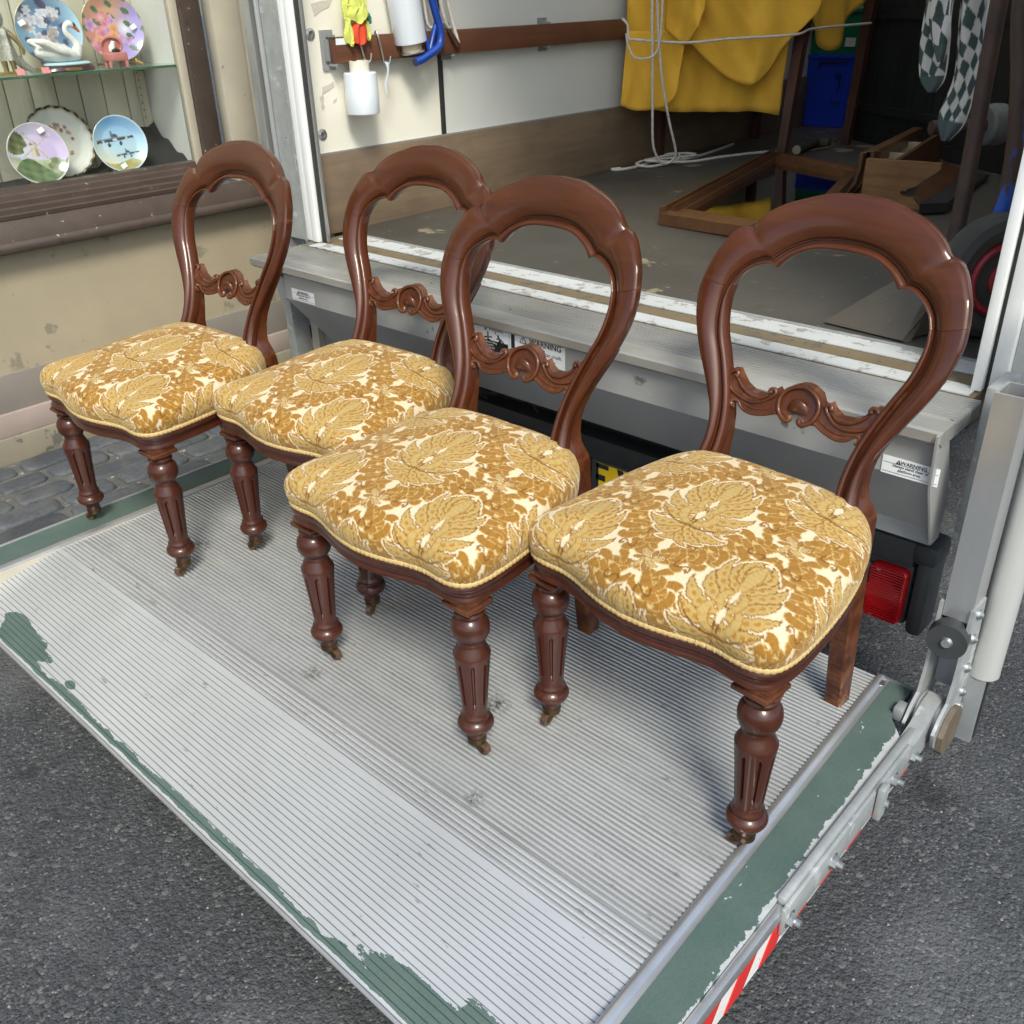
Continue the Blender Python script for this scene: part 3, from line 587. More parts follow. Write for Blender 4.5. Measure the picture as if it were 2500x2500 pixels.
# skirt: upright face, then a face sloping back
pf = [(1.514, .5285), (1.519, .534), (1.526, .531), (1.528, .525), (1.529, .445), (1.60, .322), (1.604, .322), (1.56, .45), (1.55, .52)]
sk1 = MB(); xl = -2.30; rings = []
rings.append([(-2.308 if z > .43 else -2.215, a, z) for a, z in pf]); rings.append([(-.452, a, z) for a, z in pf])
sk1.loft(rings); part(sk1, 'skirt_panel', SKIRT, van, 20)
part(MB().prism([(1.50, .545), (1.55, .545), (1.62, .40), (1.62, .30), (1.585, .30), (1.515, .44)], -.4515, -.4475, 'x'), 'skirt_end', SKIRT, van)
part(MB().prism([(1.50, .545), (1.55, .545), (1.60, .45), (1.60, .43), (1.515, .44)], -2.318, -2.309, 'x'), 'skirt_end', STEEL, van)
part(MB().box(-.62+.02, -.455, 1.6, 1.63, .29, .33), 'skirt_bracket', STEEL, van)
# left rear post: strips of galvanised, black seal, white door frame
part(MB().box(-2.575, -2.487, YP, YP+.05, ZF-.005, 2.35), 'rear_post', GALV, van)
part(MB().box(-2.59, -2.577, YP-.006, YP+.05, ZF-.3, 2.35), 'post_trim', ALUB, van)
part(MB().tube([(-2.584, YP-.003, .3), (-2.584, YP-.003, 2.35)], .009, 10), 'post_bead', ALUB, van)
part(MB().box(-2.620, -2.592, YP+.01, YP+.05, .2, 2.35), 'post_seal', BLACKR, van)
part(MB().box(-2.662, -2.622, YP-.004, YP+.05, .2, 2.35, .003), 'post_trim', ALUB, van)
part(MB().box(-2.484, -2.474, YP-.012, YP+.05, ZF-.005, 2.35), 'post_lip', GALV, van)
part(MB().box(-2.473, -2.440, YP-.012, YP+.012, ZF+.001, 2.35, .003), 'door_frame', WHITEP, van)
part(MB().box(-2.437, -2.408, YP-.018, YP+.012, ZF+.001, 2.35, .003), 'door_frame', WHITEP, van)
part(MB().box(-2.406, -2.389, YP-.006, YP+.012, ZF+.001, 2.35, .002), 'door_seal', BLACKR, van)
part(MB().box(-2.3885, -2.383, YP-.002, YP+.010, ZF+.001, 2.35, .001), 'seal_lip', ALUB, van)
# right rear post
part(MB().box(-.478, -.460, YP-.03, YP+.05, ZF+.001, 2.35, .002), 'door_frame', WHITEP, van)
part(MB().box(-.459, -.452, YP-.015, YP+.05, ZF+.001, 2.35), 'door_seal', BLACKR, van)
part(MB().box(-.451, -.425, YP-.025, YP+.05, ZF+.001, 2.35, .002), 'door_frame', WHITEP, van)
part(MB().box(-.424, -.36, YP-.005, YP+.05, .2, 2.35), 'rear_post', GALV, van)
part(MB().box(-.425, -.40, YP-.13, YP-.03, .30, .60, .003), 'post_bracket', GALV, van)
# box sides, roof, bulkhead (they shade the inside)
part(MB().box(WL-.035, WL, 1.83, 2.351, ZF, 2.35), 'side_panel', CREAMP, van, label='cream inner panel next to the door frame')
part(MB().box(WL-.035, WL, 2.372, 5.42, ZF, 2.35), 'side_panel', mat('van_panel_cool', (.60, .60, .57), (.55, .55, .53), 3, .45, 0, .04, 30, spots=[((.4, .36, .3), 38, .75)]), van, label='greyer inner panel further in')
part(MB().box(WL-.03, WL+.004, 2.352, 2.371, ZF+.18, 2.35, .001), 'panel_joint', BLACKR, van)
part(MB().box(WL, WL+.012, 1.83, 5.4, ZF, .784, .002), 'kick_board', PLYK, van)
part(MB().box(WL, WL+.006, 1.83, 5.4, .7845, .789), 'kick_trim', STEEL, van)
part(MB().box(WL-.17, WL-.04, YP+.055, 5.42, .42, 2.35), 'outer_side', WHITEP, van)
part(MB().box(-.40, -.36, YP+.055, 5.42, .46, 2.35), 'outer_side', WHITEP, van)
part(MB().box(-.44, -.405, 1.83, 5.42, ZF, 2.35), 'side_panel', CREAMP, van, label='inner panel of the right-hand side')
part(MB().add([(-2.66, YP-.03, 2.36), (-.36, YP-.03, 2.36), (-.36, 5.45, 2.36), (-2.66, 5.45, 2.36)], [(0, 1, 2, 3)]), 'roof', ROOFM, van, 0)
part(MB().box(-2.66, -.36, YP-.04, YP+.02, 2.30, 2.42), 'roof_rail', WHITEP, van)
part(MB().box(-2.6, -.36, 5.421, 5.45, .1, 2.35), 'bulkhead', PLYK, van)
# load rail with its brackets and hooks
rail = part(MB().box(WL+.016, WL+.038, 1.905, 5.3, 1.033, 1.103, .003), 'load_rail', RAILW, van)
for yb in (1.884, 2.365, 2.85, 3.45):
    w = .03
    br = MB().box(WL, WL+.006, yb, yb+.045, 1.015, 1.122).box(WL, WL+.044, yb+.018, yb+.024, 1.1035, 1.109).box(WL, WL+.044, yb+.018, yb+.024, 1.026, 1.0325)
    part(br, 'rail_bracket', STEEL, rail)
part(MB().box(WL+.006, WL+.015, 1.893, 1.905, 1.04, 1.097), 'rail_end', STEEL, rail)
part(MB().box(WL+.039, WL+.0395, 1.912, 1.955, 1.082, 1.099), 'torn_film', FILM, rail, 0)
for yy, zz in ((1.852, 1.113), (1.855, .842)):
    sc = MB().lathe([(.0, .0), (.0165, .0), (.016, .003), (.009, .006), (.0035, .0045), (.0, .0045)][::-1], 18, Matrix.Translation((WL, yy, zz)) @ Matrix.Rotation(PI/2, 4, 'Y'))
    part(sc, 'panel_screw', CHROME, van)
TAPE = mat('tape_remnant', (.56, .53, .48), (.46, .42, .36), 60, .5, spots=[((.3, .27, .22), 90, .68)])
for poly in ([(1.868, 1.19), (1.90, 1.196), (1.945, 1.20), (1.93, 1.18), (1.90, 1.172), (1.876, 1.158)], [(1.875, .972), (1.905, .978), (1.918, .985), (1.919, .970), (1.90, .962), (1.886, .957), (1.872, .952)], [(1.862, .945), (1.874, .952), (1.876, .940), (1.872, .928), (1.876, .918), (1.868, .908), (1.862, .918), (1.864, .93)], [(1.913, .935), (1.925, .937), (1.92, .929), (1.908, .926)]):
    part(MB().prism(poly, WL+.0005, WL+.0014, 'x'), 'tape_remnant', TAPE, van, 0)
# rear under-run bar, lamp, number plate
part(MB().box(-2.42, -.505, 1.705, 1.775, .165, .225, .008), 'underrun_bar', BLACKP, van)
part(MB().box(-.512, -.462, 1.700, 1.782, .180, .228, .012), 'bar_cap', BLACKP, van)
part(MB().box(-.500, -.464, 1.702, 1.778, .012, .20, .014), 'bar_guard', BLACKP, van)
part(MB().tube([(-.486, 1.739, .2275), (-.486, 1.739, .2295)], .011, 16), 'cap_screw', BLACKR, van)
tl = part(MB().box(-.66, -.502, 1.712, 1.745, .022, .170, .012), 'tail_light', BLACKP, van)
def rr(x0, x1, z0, z1, r, n=5):
    out = []
    for (cx, cz, a0) in ((x1-r, z0+r, -PI/2), (x1-r, z1-r, 0), (x0+r, z1-r, PI/2), (x0+r, z0+r, PI)):
        for k in range(n+1): a = a0+PI/2*k/n; out.append((cx+r*math.cos(a), cz+r*math.sin(a)))
    return out
lens = MB(); base_ = rr(-.585, -.508, .030, .160, .014); cx_, cz_ = -.5465, .095
lens.loft([[(x, yy, z) for x, z in [(cx_+(x-cx_)*s, cz_+(z-cz_)*s) for x, z in base_]] for yy, s in ((1.712, 1.0), (1.697, 1.0), (1.692, .95), (1.691, .85))])
part(lens, 'lens', REDLENS, tl, 40)
rb = MB()
for k in range(20): rb.box(-.580, -.513, 1.6875, 1.6925, .036+k*.0061, .0392+k*.0061)
part(rb, 'lens_ribs', REDLENS, tl, 0)
part(MB().tube([(-.551, 1.690, .095), (-.551, 1.6885, .095)], .036, 28), 'lens_disc', REDLENS, tl)
part(MB().box(-.615, -.588, 1.698, 1.712, .04, .15, .004), 'lens', mat('smoked_lens', (.3, .3, .3), (.2, .2, .2), 40, .2), tl)
for xx, zz in ((-.565, .150), (-.567, .040)): part(MB().tube([(xx, 1.6915, zz), (xx, 1.688, zz)], .0042, 10), 'lens_screw', CHROME, tl)
pl_ = part(MB().box(-1.318, -.79, 1.700, 1.704, .055, .170, .002), 'number_plate', BLACKP, van)
part(MB().box(-1.300, -.80, 1.6975, 1.6995, .062, .164), 'plate_face', YELPL, pl_, 0)
def text(body, size, M, m, parent, name='lettering', extrude=.0003, align='CENTER', bold=0.):
    cu = bpy.data.curves.new('text', 'FONT'); cu.body = body; cu.size = size; cu.extrude = extrude; cu.align_x = align; cu.align_y = 'CENTER'; cu.offset = bold; cu.resolution_u = 3
    ob = bpy.data.objects.new('text', cu); COL.objects.link(ob); dg = bpy.context.evaluated_depsgraph_get(); me = bpy.data.meshes.new_from_object(ob.evaluated_get(dg))
    bpy.data.objects.remove(ob); bpy.data.curves.remove(cu); me.name = name; me.materials.clear()
    off = Vector(parent['wbase']) if parent.get('wbase') else Vector((0, 0, 0)); me.transform(Matrix.Translation(-off) @ M); return link(name, me, m, parent)
FR = Matrix.Rotation(PI/2, 4, 'X')                                       # text facing -Y
lt = MB()
for (x0, x1, z0, z1) in ((-1.300, -1.262, .152, .1645), (-1.300, -1.272, .118, .134), (-1.300, -1.293, .062, .1645)): lt.box(x0, x1, 1.6965, 1.6974, z0, z1)
lt.add([(x, y, z) for y in (1.6965, 1.6974) for x, z in ((-1.236, .1645), (-1.218, .1645), (-1.192, .085), (-1.166, .1645), (-1.148, .1645), (-1.182, .062), (-1.202, .062))], [(0,1,2,3,4,5,6), (13,12,11,10,9,8,7)]+[(i, (i+1) % 7, (i+1) % 7+7, i+7) for i in range(7)])
part(lt, 'lettering', INK, pl_, 0)
# hoses under the skirt
for k, (pts, r) in enumerate((([(-1.72, 1.66, .36), (-1.70, 1.67, .28), (-1.68, 1.72, .25), (-1.64, 1.74, .27), (-1.63, 1.72, .34)], .010), ([(-1.76, 1.66, .36), (-1.735, 1.68, .27), (-1.70, 1.72, .23)], .004), ([(-1.62, 1.70, .30), (-1.56, 1.72, .27), (-1.53, 1.74, .22), (-1.53, 1.76, .16)], .003), ([(-1.52, 1.76, .33), (-1.50, 1.8, .2), (-1.5, 1.86, .0)], .004))):
    part(MB().tube(catmull(pts, 24), r, 8), 'hose', BLACKR, van, 60)
part(MB().box(-2.30, -.6, 2.3, 2.36, .36, .44), 'chassis_member', STEEL, van)
# warning labels
def wlabel(x0, x1, z0, z1, y, kind):
    s = part(MB().box(x0, x1, y-.0008, y, z0, z1), 'warning_label', STICK, van, 0); cx = (x0+x1)/2; w = x1-x0; h = z1-z0
    def T(b, size, x, z, bold=0., al='CENTER'): text(b, size, Matrix.Translation((x, y-.0011, z)) @ FR, INK, s, 'lettering', .0001, al, bold)
    def tri(x, z, r, out=True):
        mb = MB().prism([(x-r, z-r*.8), (x+r, z-r*.8), (x, z+r)], y-.0013, y-.0009, 'y')
        part(mb, 'warning_triangle', INK, s, 0)
        if out: part(MB().prism([(x-r*.68, z-r*.58), (x+r*.68, z-r*.58), (x, z+r*.62)], y-.0016, y-.0014, 'y'), 'triangle_field', STICK, s, 0)
        m2 = INK if out else STICK; part(MB().box(x-r*.09, x+r*.09, y-.0019, y-.0017, z-r*.14, z+r*.38).box(x-r*.09, x+r*.09, y-.0019, y-.0017, z-r*.42, z-r*.26), 'exclamation_mark', m2, s, 0)
    if kind == 'small':
        tri(cx-.021, z1-.0075, .0048, False); T('WARNING', .0095, cx+.0055, z1-.0075, .0002)
        T('Always stand clear of', .0072, cx, z1-.0155, .0001); T('platform area.', .0072, cx, z1-.0225, .0001)
        part(MB().box(x0+.002, x1-.002, y-.0013, y-.0009, z1-.0118, z1-.0113).box(x0+.002, x1-.002, y-.0013, y-.0009, z0+.0045, z0+.005), 'rule_line', INK, s, 0)
    elif kind == 'picto':
        tri(x0+w*.40, z1-.009, .0045, False); T('WARNING', .0095, x0+w*.68, z1-.009, .0001)
        def poly(pts): part(MB().prism(pts, y-.0013, y-.0009, 'y'), 'pictogram', INK, s, 0)
        zc = z1-.030
        for q in (.46, ): 
            xx = x0+w*q; poly([(xx-.002, zc-.014), (xx+.002, zc-.014), (xx+.002, zc+.014), (xx-.002, zc+.014)]); poly([(xx-.012, zc-.003), (xx-.003, zc-.001), (xx-.003, zc+.003), (xx-.012, zc+.001)]); poly([(xx+.003, zc+.001), (xx+.013, zc+.001), (xx+.013, zc+.004), (xx+.003, zc+.004)])
            poly([(xx-.006, zc-.009), (xx+.007, zc-.006), (xx+.006, zc-.003), (xx-.007, zc-.006)])
        xx = x0+w*.78
        poly([(xx-.010, zc+.010), (xx-.006, zc+.012), (xx+.004, zc-.006), (xx+.001, zc-.009)]); poly([(xx-.012, zc+.002), (xx-.003, zc+.006), (xx-.002, zc+.004), (xx-.011, zc-.001)]); poly([(xx+.001, zc+.004), (xx+.012, zc-.004), (xx+.011, zc-.007), (xx, zc+.001)]); poly([(xx-.004, zc-.002), (xx-.010, zc-.013), (xx-.007, zc-.014), (xx-.001, zc-.004)]); poly([(xx+.012, zc-.013), (xx+.022, zc-.013), (xx+.022, zc-.010), (xx+.012, zc-.010)])
        poly([(x0+.004, zc+.014), (x0+.012, zc+.014), (x0+.012, zc-.004), (x0+.004, zc-.004)]); poly([(xx-.016, zc+.013), (xx-.0125, zc+.013), (xx-.0125, zc+.0165), (xx-.016, zc+.0165)])
        part(MB().box(x0+.002, x1-.002, y-.0013, y-.0009, z0+.003, z0+.028), 'text_block', INK, s, 0)
        for i, b in enumerate(('Can result in crushing or falling.', 'Stand clear of pinch points.', 'Make sure load is stable and')):
            text(b, .0062, Matrix.Translation((x0+.006, y-.0016, z0+.0235-.0065*i)) @ FR, STICK, s, 'lettering', .0001, 'LEFT')
    else:
        tri(x0+w*.26, z1-.0135, .0115); T('WARNING', .0195, x0+w*.655, z1-.0145, .0004)
        part(MB().box(x0+.006, x0+.017, y-.0013, y-.0009, z0+.01, z1-.006), 'bar_mark', INK, s, 0)
        T('Platform can crush.', .0125, x1-.008, z1-.035, .0001, 'RIGHT'); T('Stay clear', .0125, x1-.026, z1-.049, .0001, 'RIGHT'); T('of platform edge', .0125, x1-.008, z1-.062, .0001, 'RIGHT')
wlabel(-2.274, -2.170, .449, .482, 1.5278, 'small')
wlabel(-.540, -.441, .4435, .477, 1.5278, 'small')
wlabel(-1.552, -1.430, .461, .5245, 1.5275, 'picto')
wlabel(-1.428, -1.262, .461, .5245, 1.5275, 'big')

# ------------------------------------------------------------------ tail lift
lift = thing('tail_lift', 'lowered aluminium tail lift platform with green edge strips and ribbed deck', 'tail lift', (-1.37, 1.0, RZ))
XL, XR = -2.25, -.452
def ribs(y0, y1, pitch, wg, depth, topz=0., slope=0., yref=0.):
    pr = []; y = y0; Z = lambda yy, d: topz+slope*(yy-yref)-d
    n = max(1, int(round((y1-y0)/pitch))); p = (y1-y0)/n
    for i in range(n):
        a = y0+i*p
        e = p-wg; pr += [(a, depth), (a+wg, depth), (a+wg+e*.06, depth*.35), (a+wg+e*.2, depth*.06), (a+wg+e*.5, 0), (a+wg+e*.8, depth*.06), (a+wg+e*.94, depth*.35)]
    pr.append((y1, depth)); return [(yy, Z(yy, d)) for yy, d in pr]
def deck(y0, y1, pitch, wg, depth, name, m, slope=0., yref=0., label=None):
    top = ribs(y0, y1, pitch, wg, depth, 0, slope, yref); bot = [(y1, top[-1][1]-.02), (y0, top[0][1]-.02)]
    prof = top+bot; xs = np.linspace(XL, XR, 9)
    mb = MB(); mb.loft([[(x, a, z) for a, z in prof] for x in xs]); return part(mb, name, m, lift, 0, label)
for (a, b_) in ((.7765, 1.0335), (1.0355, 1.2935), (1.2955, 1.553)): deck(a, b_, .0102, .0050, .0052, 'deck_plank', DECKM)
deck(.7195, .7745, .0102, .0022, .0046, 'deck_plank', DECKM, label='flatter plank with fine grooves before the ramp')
SL = .18
top = [(.466, -.0465)]; y = .476
while y < .712: top += [(y, SL*(y-.718)-.0002), (y+.0003, SL*(y-.718)-.0026), (y+.0016, SL*(y-.718)-.0026), (y+.0021, SL*(y-.718))]; y += .0108
top += [(.7185, 0)]
xs = np.linspace(XL, -.458, 9); rp = MB(); rp.loft([[(x, a, z) for a, z in top+[(.7185, -.03), (.470, -.052), (.462, -.0515)]] for x in xs]); part(rp, 'ramp', RAMPM, lift, 0)
part(MB().tube([(x, .464, -.0495) for x in (XL, -.46)], .0042, 10), 'ramp_nose', ALUB, lift)
# right edge: rounded aluminium ridge, green strip, outer lip, hazard striped side
rg = MB(); rgp = [(0, -.004), (.002, .002), (.007, .0055), (.013, .0055), (.018, .002), (.020, .0012), (.028, .0010), (.028, -.02), (0, -.02)]
rg.loft([[(-.487+.010*(1-(yy-.60)/.95*1)*.0+a+(.026*(1.553-yy)/.95), yy, z) for a, z in rgp] for yy in np.linspace(.45, 1.556, 12)]); part(rg, 'edge_ridge', ALUB, lift, 40)
gs = MB(); rings = []
for yy in np.linspace(.42, 1.552, 24):
    xi = -.459+.026*(1.553-yy)/.95; xo = -.3745 if yy < 1.44 else -.414
    rings.append([(xi, yy, .0015), (min(xo, -.374), yy, .0015), (min(xo, -.374), yy, -.02), (xi, yy, -.02)])
gs.loft(rings); part(gs, 'green_strip', GREEN_E, lift, 0)
part(MB().box(-.478, -.412, 1.552, 1.56, -.02, .0025), 'strip_end', ALUB, lift)
part(MB().lathe([(.0, .0035), (.005, .0035), (.009, .0028), (.010, .001)], 16, Matrix.Translation((-.470, 1.535, 0))), 'strip_screw', CHROME, lift)
part(MB().box(-.3735, -.3600, .38, 1.44, -.028, -.004, .002), 'side_lip', ALUB, lift)
part(MB().box(-.3735, -.3625, .38, 1.44, -.085, -.028), 'side_face', WHT, lift, 0)
tp = []
for k in range(11):
    y0 = .40+k*.098
    tp.append([(y0, -.083), (y0+.05, -.083), (y0+.085, -.029), (y0+.035, -.029)])
for poly in tp: part(MB().prism(poly, -.3624, -.3610, 'x'), 'hazard_stripe', REDT, lift, 0)
plt = part(MB().box(-.3605, -.3535, .938, 1.42, -.052, .004, .002), 'side_plate', GALV, lift)
part(MB().box(-.3745, -.3606, .95, 1.44, -.003, .012, .003), 'top_channel', GALV, lift)
part(MB().box(-.352, -.340, 1.25, 1.275, -.056, .014, .003), 'stop_block', GALV, lift)
for yy in (.958, 1.10, 1.272, 1.335, 1.415):
    zz = -.030
    bo = MB()
    bo.loft([[(x, yy+.0115*math.cos(PI/3*k), zz+.0115*math.sin(PI/3*k)) for k in range(6)] for x in (-.353, -.344)])
    bo.tube([(-.3535, yy, zz), (-.3525, yy, zz)], .0155, 18).tube([(-.344, yy, zz), (-.335, yy, zz)], .0062, 12)
    part(bo, 'bolt', CHROME, plt)
# left edge
part(MB().box(-2.372, -2.279, .30, 1.56, -.02, .0012), 'green_strip', GREEN_L, lift, 0)
part(MB().box(-2.278, -2.256, .30, 1.56, -.02, .003, .002), 'edge_trim', ALUB, lift)
part(MB().box(-2.380, -2.3725, .30, 1.56, -.06, .004, .001), 'edge_lip', ALUB, lift)
part(MB().box(-2.2555, -2.2505, .46, 1.553, -.09, -.003), 'side_wall', PELMETC, lift)
part(MB().box(-2.25, -.46, .53, 1.55, -.075, -.045), 'underframe', STEEL, lift)
# right arm: upright box tube, ram, roller and the forked hinge
tb = MB()
xo0, xo1, yo0, yo1, w = -.387, -.339, 1.528, 1.592, .005
for (x0, x1, y0, y1) in ((xo0, xo1, yo0, yo0+w), (xo0, xo1, yo1-w, yo1), (xo0, xo0+w, yo0+w, yo1-w), (xo1-w, xo1, yo0+w, yo1-w)): tb.box(x0, x1, y0, y1, .205, .630)
arm = part(tb, 'arm_tube', ALUB, lift, label='upright square tube with open top')
part(MB().box(xo0+w, xo1-w, yo0+w, yo1-w, .205, .4), 'tube_core', DARK, arm)
part(MB().tube([(-.318, 1.625, .045), (-.318, 1.625, .052), (-.318, 1.63, .82)], [.022, .029, .029], 24), 'ram', mat('ram_grey', (.46, .455, .44), (.37, .365, .355), 14, .4, .1, .05, 40, stretch=(1, 1, .1)), lift, 40)
part(MB().box(-.335, -.305, 1.60, 1.612, -.10, .06), 'ram_bracket', STEEL, lift)
part(MB().box(-.310, -.303, 1.62, 1.632, -.10, .05), 'ram_bracket', BLACKR, lift)
part(MB().tube([(-.366, 1.527, .172), (-.362, 1.498, .172)], .0345, 32), 'roller', BLACKP, lift)
part(MB().tube([(-.3618, 1.4975, .172), (-.3612, 1.492, .172)], [.011, .008], 16), 'roller_bolt', CHROME, lift)
sidep = [(1.522, .235), (1.585, .235), (1.60, .10), (1.60, .02), (1.585, -.045), (1.545, -.075), (1.50, -.07), (1.465, -.035), (1.455, -.002), (1.475, .022), (1.505, .040), (1.516, .085)]
for x0 in (-.394, -.341): part(MB().prism(sidep, x0, x0+.006, 'x'), 'arm_plate', GALV, lift)
part(MB().box(-.387, -.342, 1.575, 1.585, .03, .21), 'arm_web', STEEL, lift)
part(MB().tube([(-.387, 1.525, -.015), (-.342, 1.525, -.015)], .043, 28), 'hinge_knuckle', GALV, lift)
hb = MB().prism([(1.40, -.028), (1.40, .004), (1.45, .014), (1.50, .034), (1.53, .034), (1.53, -.04), (1.45, -.05)], -.378, -.350, 'x'); part(hb, 'hinge_arm', GALV, lift)
part(MB().prism([(1.525+.05*math.cos(a), -.03+.05*math.sin(a)) for a in np.linspace(.2, 5.6, 9)], -.334, -.324, 'x'), 'cam_plate', mat('rusty_plate', (.17, .13, .09), (.11, .085, .06), 30, .55, .2, .3, 80), lift)
part(MB().box(-.416, -.398, 1.462, 1.492, -.01, .018, .003), 'hinge_stop', STEEL, lift)
for zz, yy in ((.215, 1.553), (.16, 1.556), (.09, 1.565), (.028, 1.575), (-.01, 1.578)):
    part(MB().tube([(-.335, yy, zz), (-.331, yy, zz), (-.326, yy, zz)], [.0105, .0098, .004], 14), 'arm_bolt', CHROME, lift)
# left lift column, seen between the first two chairs
part(MB().box(-2.435, -2.40, 1.60, 1.66, -.15, .50, .003), 'lift_column', GALV, lift)
part(MB().box(-2.395, -2.36, 1.66, 1.70, -.15, .45), 'lift_column', PELMETC, lift)
part(MB().prism([(-2.36, .44), (-2.25, .33), (-2.25, .0), (-2.36, .0)], 1.68, 1.70, 'y'), 'lift_arm', STEEL, lift)
# ------------------------------------------------------------------ damask cloth, drawn stroke by stroke
def damask(P=.30,Q=.31,N=320):
    H=int(N*Q/P);W=N
    X,Y=np.meshgrid((np.arange(W)+.5)/W*P,(np.arange(H)+.5)/H*Q)
    cream=(.62,.515,.35);pale=(.43,.295,.10);amber=(.285,.135,.018);dark=(.15,.060,.007);lite=(.50,.355,.14)
    col=np.zeros((H,W,3));col[:]=cream;hg=np.zeros((H,W))
    rs=[1.]
    def stroke(pts,rad,fill,edge=None,ew=.0016,ht=1.,halo=None,n=26,hatch=0.,ser=0.,under=None,vein=False):
        # smooth tapered stroke through pts
        pts=np.array(pts,float);k=len(pts);t=np.linspace(0,1,n)
        # lagrange/bezier eval
        q=np.zeros((n,2))
        for i in range(k): q+=(math.comb(k-1,i)*t**i*(1-t)**(k-1-i))[:,None]*pts[i]
        r=np.interp(t,np.linspace(0,1,len(rad)),rad)*rs[0]*(1+ser*np.sin(t*40.))
        for cx,cy in offs:
            lo=q.min(0)-max(r)-.004+[cx,cy];hi=q.max(0)+max(r)+.004+[cx,cy]
            i0=max(int(lo[0]/P*W),0);i1=min(int(hi[0]/P*W)+2,W);j0=max(int(lo[1]/Q*H),0);j1=min(int(hi[1]/Q*H)+2,H)
            if i0>=i1 or j0>=j1: continue
            x=X[j0:j1,i0:i1]-cx;y=Y[j0:j1,i0:i1]-cy
            d=np.full(x.shape,9.);par=np.zeros(x.shape)
            for a in range(n):
                e=np.hypot(x-q[a,0],y-q[a,1])-r[a]
                m=e<d;d=np.where(m,e,d);par=np.where(m,t[a],par)
            ed=d+.0005*np.sin(x*1500+y*500)
            ins=ed<0
            c=col[j0:j1,i0:i1];h=hg[j0:j1,i0:i1]
            if halo is not None:
                hm=(ed>=0)&(ed<.0010);c[hm]=halo
                h[hm]=.15
            c[ins]=fill;h[ins]=ht
            if hatch>0:
                s=np.sin(par*hatch)
                m=ins&(s>.45)&(d>-max(r)*.8);c[m]=np.array(fill)*.86
            if hatch<0:
                m=ins&(np.sin(par*-hatch)>.72)&(d>-max(r)*.75);c[m]=np.array(amber)*1.15;h[m]=ht*.6
            if vein:
                rp=np.interp(par,np.linspace(0,1,len(rad)),rad)*rs[0]
                m=ins&(d<-.86*rp)&(par>.12)&(par<.8);c[m]=np.array(amber)*1.2;h[m]=ht*.7
                m=ins&(np.sin(par*62+np.abs(d)*1500)>.86)&(par>.25);c[m]=np.array(pale)*.72;h[m]=ht*.8
            if edge is not None:
                m=ins&(ed>-ew);c[m]=edge;h[m]=ht*.6
                if under is not None: m=ins&(ed>-ew*.5);c[m]=under;h[m]=ht*.3
    lat=[(a*P/2,b*Q/2) for a in range(-2,5) for b in range(-2,5) if (a+b)%2==0]
    # ---- ogee bands, around nodes
    offs=lat;rs[0]=.84
    for sx in (-1,1):
        for sy in (-1,1):
            # acanthus from node (P/2,0) towards node (0,Q/2); node-centred, lattice shift
            def T(p): return (P/2-sx*p[0],sy*p[1])
            S=lambda pts:[T(p) for p in pts]
            g=P/300
            up=sy>0
            if up:
                main=[(.006,.012),(.05,.008),(.045,.075),(.085,.085),(.118,.10),(.138,.14)]
                stroke(S(main),[.011,.015,.017,.016,.015,.012,.006],amber,halo=lite,hatch=60)
                for (bx,by,tx,ty,r) in [(.03,.025,.052,.004,.0085),(.045,.045,.078,.026,.0095),(.06,.062,.098,.048,.0095),(.08,.078,.118,.066,.009),(.10,.09,.134,.086,.0085),(.118,.105,.147,.108,.0075)]:
                    mx,my=(bx+tx)/2+.004,(by+ty)/2-.012
                    stroke(S([(bx,by),(mx,my),(tx,ty),(tx-.001,ty+.009)]),[r*.7,r,r*.9,r*.45],amber,halo=lite,hatch=26)
                for (bx,by,tx,ty,r) in [(.03,.035,.012,.05,.0085),(.045,.06,.022,.072,.009),(.065,.08,.044,.10,.0095),(.09,.092,.072,.118,.009),(.112,.108,.10,.134,.008)]:
                    mx,my=(bx+tx)/2-.01,(by+ty)/2+.0
                    stroke(S([(bx,by),(mx,my),(tx,ty),(tx+.009,ty+.003)]),[r*.7,r,r*.9,r*.4],amber,halo=lite,hatch=26)
                for (x,y) in [(.042,.036),(.055,.056),(.074,.075),(.096,.089),(.117,.106)]:
                    stroke(S([(x-.004,y+.004),(x,y-.004),(x+.005,y+.003)]),[.0015,.0042,.0015],lite,ht=.4,n=9)
            else:
                main=[(.004,.02),(.03,.012),(.058,.03),(.066,.062),(.084,.088),(.112,.094),(.14,.128)]
                stroke(S(main),[.006,.010,.014,.016,.016,.013,.007],amber,halo=lite,hatch=60)
                for (bx,by,tx,ty,r) in [(.03,.02,.05,.0,.008),(.05,.03,.08,.018,.009),(.062,.05,.094,.04,.0095),(.075,.072,.108,.062,.0095),(.095,.088,.126,.08,.0085),(.118,.10,.143,.10,.007)]:
                    stroke(S([(bx,by),((bx+tx)/2,(by+ty)/2-.01),(tx,ty),(tx-.006,ty+.007)]),[r*.7,r,r*.9,r*.4],amber,halo=lite,hatch=26)
                for (bx,by,tx,ty,r) in [(.04,.035,.02,.055,.0095),(.058,.055,.034,.078,.0095),(.07,.078,.056,.106,.0095),(.095,.094,.084,.124,.0085),(.12,.108,.112,.138,.007)]:
                    stroke(S([(bx,by),((bx+tx)/2-.01,(by+ty)/2-.002),(tx,ty),(tx+.01,ty+.0)]),[r*.7,r,r*.9,r*.4],amber,halo=lite,hatch=26)
                for (x,y) in [(.046,.03),(.062,.05),(.07,.07),(.086,.086),(.108,.096)]:
                    stroke(S([(x-.005,y),(x,y+.005),(x+.005,y-.001)]),[.0015,.004,.0015],lite,ht=.4,n=9)
    rs[0]=.8
